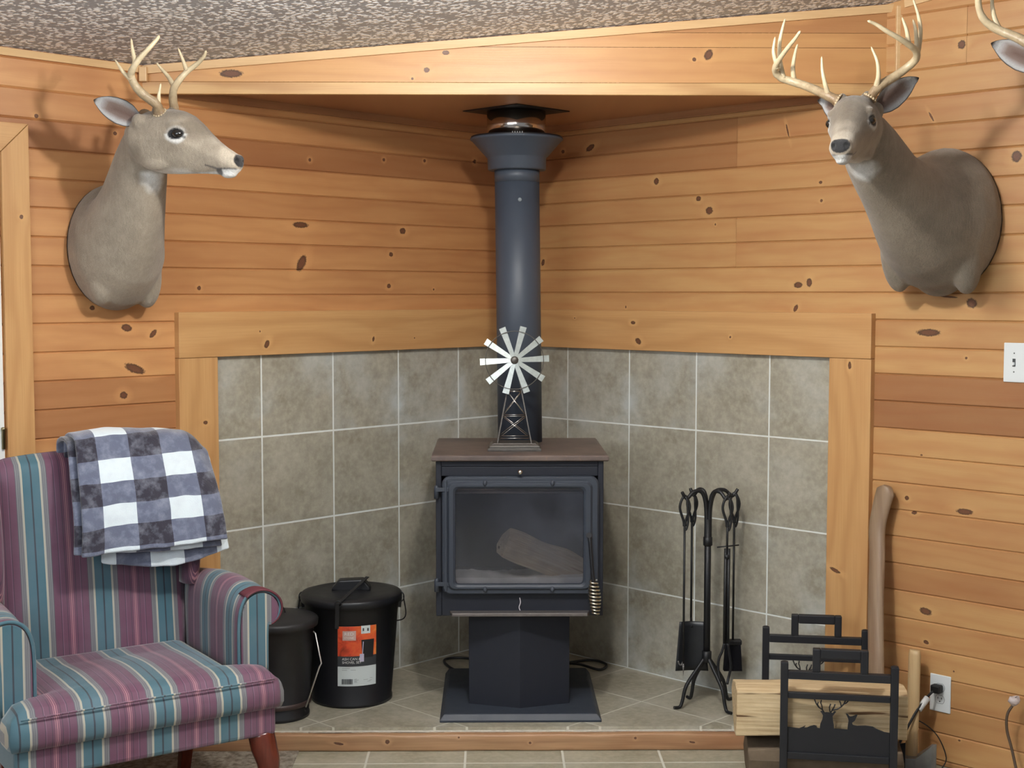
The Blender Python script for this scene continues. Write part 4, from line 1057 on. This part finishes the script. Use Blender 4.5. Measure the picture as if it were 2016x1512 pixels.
t = NT('ear_hair'); a = t.attr('tone'); r_, g_, b_ = t.sep(a.outputs['Vector']); o_ = t.obj(); n1 = t.noise(o_, 220, 3, .6)
inner = t.ramp(g_, [(.0, srgb(96, 76, 70)), (.35, srgb(120, 104, 98)), (.70, srgb(178, 180, 182)), (.86, srgb(176, 178, 180)), (.95, srgb(34, 32, 30))])
inner = t.mix(t.math('MULTIPLY', n1, .5), inner, srgb(110, 96, 88))
c = t.mix(r_, srgb(140, 124, 104), inner); t.bump(n1, .4, .003); M_ear = t.fin(c, .8, 0, .2)
def ear(parent, Mh, base, tip, nrm, width=.040, cup=.022):
    base, tip, nrm = Vector(base), Vector(tip), Vector(nrm)
    X = (tip - base); L = X.length; X.normalize(); N = (nrm - X * nrm.dot(X)).normalized(); Y = N.cross(X)
    mb = MB(); tn = []
    prof = [(0, .42), (.1, .62), (.25, .90), (.42, 1.0), (.6, .92), (.75, .74), (.88, .46), (.96, .22), (1, .04)]
    def wid(u):
        for (a, wa_), (b, wb_) in zip(prof, prof[1:]):
            if u <= b: return wa_ + (wb_ - wa_) * (u - a) / (b - a)
        return .04
    NU, NV = 22, 12
    for side in (0, 1):
        n0 = len(mb.bm.verts)
        def f(u, v):
            s = 2 * v - 1; w = wid(u) * width; ang = s * (1.25 - .55 * u)
            k = cup * (1.15 - .5 * u)
            y = w * math.sin(ang) / math.sin(1.25 - .55 * u) ; z = -k * math.cos(ang) * (1 if u < .9 else (1 - u) / .1) - (0.0028 if side else 0) * (1 - abs(s)) 
            return Mh @ (base + X * (u * L) + Y * y + N * z)
        mb.grid(f, NU, NV)
        for i in range(NU + 1):
            for j in range(NV + 1):
                e = max(abs(2 * j / NV - 1), max(0, (i / NU - .55) / .45)); tn.append((0 if side else 1, e, 0))
    o = mb.build('ear', M_ear, parent, fixn=False)
    at = o.data.attributes.new('tone', 'FLOAT_VECTOR', 'POINT')
    for i in range(len(o.data.vertices)): at.data[i].vector = tn[i]
    return o

EYE = (.125, .056, -.016)
def mount(name, label, light_tint, s, z, fr_right, head_loc, head_az, head_pitch, head_roll, rings, lumps, antlers, ears):
    base = (RD if fr_right else LD) * s; nrm = LD if fr_right else RD
    az = math.atan2(nrm.y, nrm.x)
    root = thing(name, label, 'deer mount', (base.x + nrm.x * .006, base.y + nrm.y * .006, z), az)
    # plate against the wall
    a0, b0 = rings[0][1], rings[0][2]
    mb = MB(); mb.loft([ell_ring((x_, rings[0][0][1], rings[0][0][2]), a0 * k, b0 * k, 0, 40) for x_, k in ((0, 1.0), (.010, 1.0), (.014, .96))])
    mb.build('back_panel', M_bmat, root)
    Mw = Matrix.Translation(head_loc) @ Matrix.Rotation(math.radians(head_az) - az, 4, 'Z') @ Matrix.Rotation(math.radians(head_pitch), 4, 'Y') @ Matrix.Rotation(math.radians(head_roll), 4, 'X')
    skin = deer_skin('body', rings, lumps, Mw, M_fur, root, EYE, light_tint)
    for sgn in (-1, 1):
        mb = MB(); mb.ball(Mw @ Vector((EYE[0] + .002, sgn * .0560, EYE[2])), 1, 20, (.0185, .0150, .0140), Mw.to_3x3()); mb.build('eye', M_eye, root)
    for main, tines in antlers: antler(root, Mw, main, tines)
    for e in ears: ear(root, Mw, *e)
    return root, Mw

AL = [([[.052,-.036,.050],[.055,-.06,.076],[.033,-.09,.1],[.021,-.115,.126],[.019,-.13,.153],[.035,-.14,.172],[.056,-.14,.196],[.087,-.135,.226],[.104,-.12,.253],[.107,-.11,.267]],
       [[[.019,-.128,.138],[.013,-.13,.145],[-.008,-.135,.166],[-.038,-.13,.203]], [[.040,-.14,.180],[.041,-.14,.193],[.03,-.135,.223],[.018,-.125,.262]], [[.056,-.057,.073],[.060,-.054,.084],[.059,-.05,.104],[.063,-.045,.139]]]),
      ([[.050,.038,.055],[.045,.047,.078],[.032,.06,.104],[.014,.09,.142],[.013,.115,.169],[.031,.135,.201],[.064,.14,.223],[.099,.13,.243],[.115,.12,.26]],
       [[[.012,.095,.147],[.006,.1,.157],[-.02,.11,.187],[-.043,.11,.211],[-.059,.105,.231]], [[.035,.136,.203],[.031,.135,.21],[.023,.13,.237],[.012,.12,.275]]])]
BR = [([[.050,-.042,.055],[.048,-.075,.074],[.035,-.103,.091],[.015,-.146,.114],[.005,-.187,.132],[.015,-.218,.144],[.035,-.232,.159],[.065,-.225,.174],[.095,-.205,.19],[.135,-.173,.212],[.165,-.145,.231],[.185,-.126,.247]],
       [[[.048,-.072,.072],[.052,-.076,.082],[.065,-.081,.108],[.07,-.087,.147],[.065,-.089,.189]], [[.006,-.184,.130],[.003,-.185,.140],[-.005,-.188,.176],[-.015,-.182,.22],[-.02,-.175,.246]],
        [[.015,-.214,.143],[.016,-.216,.156],[.025,-.22,.192],[.035,-.218,.243],[.035,-.208,.287],[.03,-.2,.316]], [[.060,-.224,.170],[.066,-.222,.180],[.075,-.228,.215],[.075,-.222,.258]]]),
      ([[.050,.042,.055],[.045,.056,.075],[.035,.076,.095],[.015,.112,.118],[.005,.142,.139],[.015,.17,.16],[.045,.176,.178],[.085,.162,.192],[.125,.137,.209],[.155,.108,.227],[.175,.084,.244],[.195,.064,.253]],
       [[[.040,.062,.080],[.048,.064,.094],[.06,.071,.117],[.07,.07,.157],[.065,.053,.202]], [[.015,.170,.158],[.013,.175,.175],[-.005,.183,.238],[-.015,.177,.288],[-.02,.162,.341]],
        [[.085,.160,.190],[.084,.159,.200],[.075,.154,.235],[.065,.141,.276]], [[.035,.175,.172],[.035,.177,.192],[.025,.173,.241],[.015,.165,.275]]])]
CR = [([[.05,-.036,.048],[.035,-.073,.066],[.02,-.116,.094],[.01,-.17,.122],[.02,-.205,.151],[.04,-.218,.191],[.07,-.212,.238],[.11,-.187,.283],[.14,-.148,.314]], [[[.01,-.161,.118],[.006,-.168,.130],[.0,-.18,.166],[-.01,-.184,.213],[-.02,-.174,.29]]]),
      ([[.05,.036,.048],[.035,.073,.066],[.02,.116,.094],[.01,.17,.122],[.02,.205,.151],[.04,.218,.191],[.07,.212,.238],[.11,.187,.283],[.14,.148,.314]], [[[.01,.161,.118],[.006,.168,.130],[.0,.18,.166],[-.01,.184,.213],[-.02,.174,.27]]])]

# left buck: neck up, head turned toward the corner
rL = [((-.002, 0, -.01), .160, .205, 0), ((.03, 0, -.01), .166, .212, 0), ((.075, -.01, -.012), .160, .195, 8), ((.125, -.02, .015), .142, .165, 26), ((.175, -.035, .065), .118, .140, 44),
      ((.225, -.045, .130), .098, .120, 56), ((.27, -.055, .195), .086, .108, 62), ((.312, -.066, .250), .076, .098, 62), ((.355, -.078, .292), .066, .085, 52), ((.40, -.085, .315), .056, .068, 30)]
lumpL = [((.085, .085, -.115), (.052, .045, .10), 6), ((.09, -.085, -.105), (.055, .050, .10), 6), ((.085, 0, -.14), (.06, .07, .07), 20), ((.12, .0, -.05), (.07, .10, .09), 20)]
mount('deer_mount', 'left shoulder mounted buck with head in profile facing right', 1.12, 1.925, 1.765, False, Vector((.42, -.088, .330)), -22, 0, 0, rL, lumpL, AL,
      [((-.008, -.055, .026), (-.110, -.140, .086), (.42, -.86, -.25)), ((-.008, .055, .026), (-.125, .105, .070), (.1, .8, .3))])
# right buck: long neck reaching out, head toward the room
rR = [((-.002, 0, 0), .185, .232, 0), ((.05, 0, 0), .192, .240, 2), ((.12, 0, 0), .182, .225, 6), ((.19, 0, .008), .158, .192, 12), ((.26, 0, .03), .130, .160, 20),
      ((.33, .002, .065), .108, .136, 28), ((.40, .004, .105), .093, .118, 34), ((.47, .008, .150), .086, .112, 38), ((.53, .012, .190), .080, .104, 40), ((.585, .016, .225), .072, .090, 34), ((.625, .018, .250), .054, .062, 20)]
lumpR = [((.10, .110, -.120), (.060, .052, .125), 8), ((.15, -.105, -.110), (.062, .050, .13), 14), ((.06, 0, -.19), (.06, .08, .06), 20)]
mount('deer_mount', 'right shoulder mounted buck with tall wide antlers and head facing the room', .84, 2.03, 1.842, True, Vector((.636, .024, .270)), -114, 1, 2, rR, lumpR, BR,
      [((-.008, -.055, .026), (-.075, -.130, .080), (.75, -.55, -.2)), ((-.008, .055, .026), (-.062, .170, .118), (.80, .35, -.40))])
mount('deer_mount', 'partly cropped buck at the upper right corner showing one ear and antler', .84, 2.66, 1.95, True, Vector((.50, -.06, .264)), -112, 3, 0,
      [((c_[0] * .8, c_[1] - .06 * c_[0], c_[2]), a_, b_, th_) for c_, a_, b_, th_ in rR], lumpR, CR,
      [((-.004, -.050, .010), (-.02, -.185, .088), (.95, -.1, -.3)), ((-.004, .050, .010), (-.05, .165, .088), (.9, .1, -.3))])
# ------------------------------------------------------------------ wing armchair
t = NT('striped_upholstery'); a = t.attr('tone'); u_, v_, w_ = t.sep(a.outputs['Vector'])
fu = t.math('FRACT', t.math('DIVIDE', u_, .200)); o_ = t.obj()
TEAL, TEALd = srgb(54, 98, 110), srgb(20, 36, 44); BEI = srgb(172, 168, 150); GRY, GRYd = srgb(116, 118, 120), srgb(78, 80, 84); PUR, PURd, PURl, PNK = srgb(98, 52, 76), srgb(70, 36, 58), srgb(128, 88, 112), srgb(170, 116, 124)
half = [(0, TEALd), (.010, TEAL), (.128, BEI), (.158, GRY), (.172, GRYd), (.180, GRY), (.196, GRYd), (.205, GRY), (.225, GRYd), (.235, PUR), (.33, PURd), (.345, PURl), (.352, PUR), (.42, PURd), (.435, PUR), (.47, PNK), (.478, PUR), (.492, PNK)]
full = [(p, c) for p, c in half] 
# mirrored so the repeat is symmetrical: use a ping-pong on the fraction
pp = t.math('SUBTRACT', .5, t.math('ABSOLUTE', t.math('SUBTRACT', fu, .5)))
c = t.ramp(t.math('MULTIPLY', pp, 2), [(p * 2, q) for p, q in half], 'CONSTANT')
n1 = t.noise(o_, 9, 3); n2 = t.noise(o_, 900, 2)
c = t.mix(t.math('MULTIPLY', n1, .25), c, srgb(150, 150, 160))
wv = t.math('SINE', t.math('MULTIPLY', v_, 3500)); t.bump(t.math('ADD', t.math('MULTIPLY', wv, .2), n2), .25, .001)
M_str = t.fin(c, .62, 0, .35); t.b.inputs['Sheen Weight'].default_value = .35; t.b.inputs['Sheen Roughness'].default_value = .4
M_maroon = plain('worn_maroon_cloth', srgb(92, 46, 54), .6, 0, .3, var=.3, scale=50, bump=.3)
t = NT('mahogany'); o_ = t.obj(); x, y, z = t.sep(o_); g = t.noise(t.comb(t.math('MULTIPLY', x, 90), t.math('MULTIPLY', y, 90), t.math('MULTIPLY', z, 8)), 1, 3)
M_mahog = t.fin(t.mix(g, srgb(70, 24, 16), srgb(112, 48, 32)), .22, 0, .6)

CE, CB = Vector((.843, .539, 0)), Vector((-.539, .843, 0))
ch = thing('armchair', 'striped teal and purple wing armchair standing left of the hearth', 'armchair', (-1.046, -2.148, 0), math.atan2(.539, .843))
PH = .03
def st_x(co): return (co.x - PH + .2 * 3, co.z + co.y, 0)
def st_xb(co): return (co.x - .022 + .2 * 3, co.z, 0)
def st_y(co): return (co.y * 1.0 + .02 + .2 * 3, co.z, 0)
def ssx(a, b, x):
    t_ = max(0, min(1, (x - a) / (b - a))); return t_ * t_ * (3 - 2 * t_)
# T-shaped seat cushion: plan outline as half-width along depth
def seat_cushion():
    mb = MB(); NU, NV = 40, 36
    def halfw(y): return .385 - .105 * ssx(.085, .125, y)
    def top(u, v):
        y = .0 + .50 * v; s = 2 * u - 1
        x = s * halfw(y) * (1 if v > .0 else 1)
        e = min(1, (1 - abs(s)) * 7) ** .5; f = min(1, v * 9 + .0) ** .5
        z = .452 + .030 * math.sqrt(max(0, e * f)) + .016 * (1 - s * s) * math.sin(PI * min(1, v * 1.25))
        yy = y - .012 * (1 - (1 - f) ** 2) * 0
        return Vector((x, yy, z))
    T = [[mb.bm.verts.new(top(i / NU, j / NV)) for j in range(NV + 1)] for i in range(NU + 1)]
    for i in range(NU):
        for j in range(NV): mb._face((T[i][j], T[i + 1][j], T[i + 1][j + 1], T[i][j + 1]), True)
    # border down to the rail
    rim = [T[i][0] for i in range(NU + 1)] + [T[NU][j] for j in range(1, NV + 1)] + [T[i][NV] for i in range(NU - 1, -1, -1)] + [T[0][j] for j in range(NV - 1, 0, -1)]
    prev = rim; cz = .17
    for k, (dz, out) in enumerate(((-.012, .010), (-.035, .018), (-.065, .018), (-.082, .010), (-.086, .002))):
        ring = []
        for v in rim:
            d = Vector((v.co.x, v.co.y - cz, 0)); 
            if v.co.y < .02: d = Vector((v.co.x * .08 if abs(v.co.x) < .37 else v.co.x, -1 if abs(v.co.x) < .378 else -.6, 0))
            d.normalize(); ring.append(mb.bm.verts.new(Vector((v.co.x, v.co.y, min(v.co.z, .470) + dz * 1.0 + (0 if v.co.z < .47 else 0))) + d * out))
        n = len(rim)
        for i in range(n): mb._face((prev[i], prev[(i + 1) % n], ring[(i + 1) % n], ring[i]), True)
        prev = ring
    mb._face(prev)
    return mb
seat = seat_cushion().build('seat_cushion', M_str, ch, attrs={'tone': st_x})
P = []
for k in range(60):
    pass
mb = MB(); mb.tube(sm([(-.366, -.012, .456), (-.2, -.013, .458), (0, -.013, .460), (.2, -.013, .458), (.366, -.012, .456)], 6), .0030, 6)
mb.tube(sm([(-.385, .004, .388), (-.36, -.004, .386), (0, -.004, .386), (.36, -.004, .386), (.385, .004, .388)], 6), .0034, 6)
mb.build('piping', M_str, seat, attrs={'tone': st_x})
# apron rail
mb = MB(); mb.box((-.380, .006, .280), (.380, .55, .390)); mb.build('seat_rail', M_str, ch, bevel=.014, bseg=3, attrs={'tone': st_x})
# backrest, arched top, leaning back
def back(u, v):
    s = 2 * u - 1; z0, zt = .44, 1.075 + .030 * (1 - s * s) ** .8 - .03 * ssx(.75, 1, abs(s)); hw = .325 - .035 * (1 - v)
    x = s * hw; edge = (1 - abs(s) ** 6)
    return x, z0 + (zt - z0) * v, .51 + .09 * v, edge
mb = MB(); NU, NV = 30, 30; rows = []
for j in range(NV + 1):
    v = j / NV; ring = []
    th = .105 * (1 if v < .9 else math.sqrt(max(0, 1 - ((v - .9) / .1) ** 2)) * .9 + .1)
    for i in range(NU + 1):
        x, z, y, e = back(i / NU, v); ring.append(Vector((x, y + .045 - th / 2 * (.35 + .65 * e) - .012 * math.sin(PI * i / NU) * math.sin(PI * min(1, v * 1.1)), z)))
    for i in range(NU, -1, -1):
        x, z, y, e = back(i / NU, v); ring.append(Vector((x, y + .045 + th / 2 * (.35 + .65 * e), z)))
    rows.append(ring)
mb.loft(rows); mb.build('backrest', M_str, ch, attrs={'tone': st_xb})
# wings
for s in (-1, 1):
    mb = MB(); rows = []
    for v in [i / 14 for i in range(15)]:
        z = .66 + .40 * v
        yf = .525 - .075 * math.sin(PI * min(1, (v * .62 + .2))) ** 1.2 + .11 * max(0, v - .86) * 5
        yb = .60 + .06 * v; x = .305 + .010 * v; w = .026
        if v > .93: w *= .7
        rows.append([Vector((s * x + w * math.cos(a_) * (1 if s > 0 else -1), (yf + yb) / 2 + (yb - yf) / 2 * math.copysign(abs(math.sin(a_)) ** .7, math.sin(a_)), z)) for a_ in [2 * PI * k / 20 for k in range(20)]])
    mb.loft(rows); mb.build('wing', M_str if s < 0 else M_str, ch, attrs={'tone': st_y if s > 0 else st_y})
# rolled arms
for s in (-1, 1):
    prof = [(.300, .44), (.300, .58), (.306, .645), (.325, .685), (.358, .702), (.395, .698), (.425, .676), (.436, .645), (.426, .615), (.405, .598), (.392, .590), (.390, .44)]
    S = [Vector((a_, b_, 0)) for a_, b_ in prof]; S = sm(S, 4); mb = MB(); rows = []
    for y in (.105, .115, .13, .22, .32, .42, .52, .60):
        k = 1 - .03 * ssx(.14, .105, y); dz = .014 * math.sin(PI * (y - .1) / .5) - .012 * ssx(.4, .6, y); f = 1 - .28 * ssx(.25, .6, y)
        rows.append([Vector((s * (.30 + (q.x - .30) * f * k), y, .44 + (q.y - .44) * k + dz * ssx(.5, .68, q.y))) for q in S])
    mb.loft(rows); arm = mb.build('arm', M_str, ch, attrs={'tone': lambda co: (co.y + .02 + .6, co.z, 0)})
    inner = [Vector((s * (.307 + (q.x - .300) * .90), 0, .44 + (q.y - .44) * .97)) for q in S]
    pf = MB(); pf.prism([(p.x, p.z) for p in inner], .094, .106, 'y')
    pf.build('front_panel', M_str, arm, bevel=.004, attrs={'tone': lambda co: (abs(co.x) - .358 + .6, co.z, 0)})
    pf = MB(); pf.tube([Vector((s * (q.x), .099, q.y)) for q in S], .0055, 8); pf.build('piping', M_str, arm, attrs={'tone': lambda co: (co.y + .1 + .6, co.z, 0)})
    if s > 0:
        # worn maroon cover on the scroll end
        mb = MB(); mb.loft([[Vector((s * (.362 + (q.x - .362) * k), y, .64 + (q.y - .64) * k)) for q in S[12:38]] for y, k in ((.088, 1.02), (.092, 1.09), (.14, 1.08), (.165, 1.03))], caps=False, closed=False)
        mb.build('worn_patch', M_maroon, arm, solid=.004)
# legs
def cab(sx):
    pts = [(sx * .345, .045, .285), (sx * .352, .038, .24), (sx * .362, .028, .185), (sx * .357, .033, .12), (sx * .345, .048, .06), (sx * .347, .045, .025), (sx * .352, .036, .004)]
    R = [.040, .040, .034, .025, .018, .020, .026]; S = sm(pts, 5); n = len(S); Rr = []
    for i in range(n):
        f = i / (n - 1) * (len(R) - 1); a_ = int(min(f, len(R) - 2)); Rr.append(R[a_] + (R[a_ + 1] - R[a_]) * (f - a_))
    return MB().tube(S, Rr, 14)
for sx in (-1, 1): cab(sx).build('leg', M_mahog, ch)
for sx in (-1, 1):
    MB().loft([[Vector((sx * .285 + a_ * w, .50 + dy + b_ * w, z)) for a_, b_ in ((-1, -1), (1, -1), (1, 1), (-1, 1))] for z, w, dy in ((.29, .022, 0), (.15, .020, .02), (.002, .017, .06))], smooth=False).build('leg', M_mahog, ch, bevel=.003)

# ------------------------------------------------------------------ folded blanket over the back
t = NT('buffalo_check_fleece'); a = t.attr('tone'); u_, v_, w_ = t.sep(a.outputs['Vector']); o_ = t.obj()
cu = t.math('GREATER_THAN', t.math('FRACT', t.math('DIVIDE', u_, .200)), .5); cv = t.math('GREATER_THAN', t.math('FRACT', t.math('DIVIDE', v_, .133)), .5)
sm_ = t.math('MULTIPLY', t.math('ADD', cu, cv), .5)
c = t.ramp(sm_, [(0, srgb(222, 234, 240)), (.25, srgb(96, 102, 122)), (.75, srgb(48, 46, 58))], 'CONSTANT')
n1 = t.noise(o_, 30, 4, .6); n2 = t.noise(o_, 350, 3)
c = t.mix(t.math('MULTIPLY', t.maprange(n1, .45, .75), .28), c, srgb(190, 198, 214)); t.bump(t.math('ADD', n1, n2), .5, .003)
M_fleece = t.fin(c, .85, 0, .2); t.b.inputs['Sheen Weight'].default_value = .6
blk = thing('throw_blanket', 'grey and white buffalo check fleece blanket folded over the chair back', 'blanket', ch.location, ch.rotation_euler[2])
def lerp(a_, b_, t_): return a_ + (b_ - a_) * t_
def panel(xl, xr, zbl, zbr, ztl, ztr, yf, u0, v0, droop, name, bulge, hem=0):
    """front drape from hem up over the chair top and a little down behind"""
    mb = MB(); NU, NV = 44, 60; st_ = []
    def f(i, j):
        u = i / NU; v = j / NV
        zb = lerp(zbl, zbr, u) - droop * math.sin(PI * u); zt = lerp(ztl, ztr, u ** 1.5) + .014 * math.sin(PI * u) - .045 * ssx(.80, 1.0, u) ** 2
        fl = .76                                   # share of v on the front face
        xr_ = xr + .018 * (1 - min(1, v / fl)) ** 1.3
        x = lerp(xl - .010 * (1 - min(1, v / fl)), xr_, u)
        sag = .010 * noise.noise(Vector((u * 4, v * 3, 1.7))) + .005 * noise.noise(Vector((u * 10, v * 9, 4)))
        if v <= fl:
            w = v / fl; z = lerp(zb, zt, w); y = yf + .085 * w ** 1.4 - bulge * math.sin(PI * w) - .030 * ssx(.55, 1, u) * (1 - w) - .02 * math.sin(PI * u) * (1 - w)
        elif v <= .88:
            w = (v - fl) / (.88 - fl); an = w * PI; r = .062; z = zt + .022 * math.sin(an); y = yf + .085 + r * (1 - math.cos(an))
        else:
            w = (v - .88) / .12; z = zt - .12 * w; y = yf + .085 + .124 + .004 * w
        y += sag; z += sag * .4
        L = (zt - zb) / fl * v
        st_.append((u0 + (xr - xl) * u * 1.0, v0 + L, 0))
        return Vector((x, y, z))
    V = [[mb.bm.verts.new(f(i, j)) for j in range(NV + 1)] for i in range(NU + 1)]
    for i in range(NU):
        for j in range(NV): mb._face((V[i][j], V[i + 1][j], V[i + 1][j + 1], V[i][j + 1]), True)
    o = mb.build(name, M_fleece, blk, fixn=False)
    at = o.data.attributes.new('tone', 'FLOAT_VECTOR', 'POINT')
    for i in range(len(o.data.vertices)): at.data[i].vector = st_[i]
    so = o.modifiers.new('s', 'SOLIDIFY'); so.thickness = .014; so.offset = 0
    bv = o.modifiers.new('sub', 'SUBSURF'); bv.levels = bv.render_levels = 1
    return o
panel(-.068, .362, .800, .815, 1.142, 1.118, .405, .138, .052, -.004, 'top_layer', .012)
panel(-.085, .352, .805, .79, 1.128, 1.104, .430, .125, .040, .0, 'middle_layer', .008)
panel(.005, .385, .768, .775, 1.12, 1.095, .452, .06, .0, .030, 'under_layer', .004)
# ------------------------------------------------------------------ light
def area(name, loc, target, size, power, col=(1, 1, 1), sy=None):
    l = D.lights.new(name, 'AREA'); l.energy = power; l.color = col; l.size = size
    if sy: l.shape = 'RECTANGLE'; l.size_y = sy
    o = D.objects.new(name, l); COL.objects.link(o); o.location = loc
    o.rotation_euler = (Vector(target) - Vector(loc)).to_track_quat('-Z', 'Y').to_euler(); return o
l = D.lights.new('fan_light', 'POINT'); l.energy = KEY = 84; l.color = (1, .95, .87); l.shadow_soft_size = .055
o = D.objects.new('fan_light', l); COL.objects.link(o); o.location = (.05, -2.9, 2.49)
area('fill_light', (-2.2, -5.6, 2.2), (-.4, -1.2, 1.0), 2.0, 60, (.93, .97, 1.0), 1.2)  # added soft fill left of the camera, not a lamp of the room
area('ceiling_fill', (-.3, -3.1, 2.30), (-.3, -3.0, 3), .35, 60, (.95, .97, 1))  # added upward fill to brighten the ceiling
w = D.worlds.new('w'); bpy.context.scene.world = w; w.use_nodes = True
w.node_tree.nodes['Background'].inputs[0].default_value = (.80, .86, .95, 1); w.node_tree.nodes['Background'].inputs[1].default_value = .38
sc = bpy.context.scene
sc.view_settings.view_transform = 'Standard'; sc.view_settings.look = 'None'; sc.view_settings.exposure = 0; sc.view_settings.gamma = 1
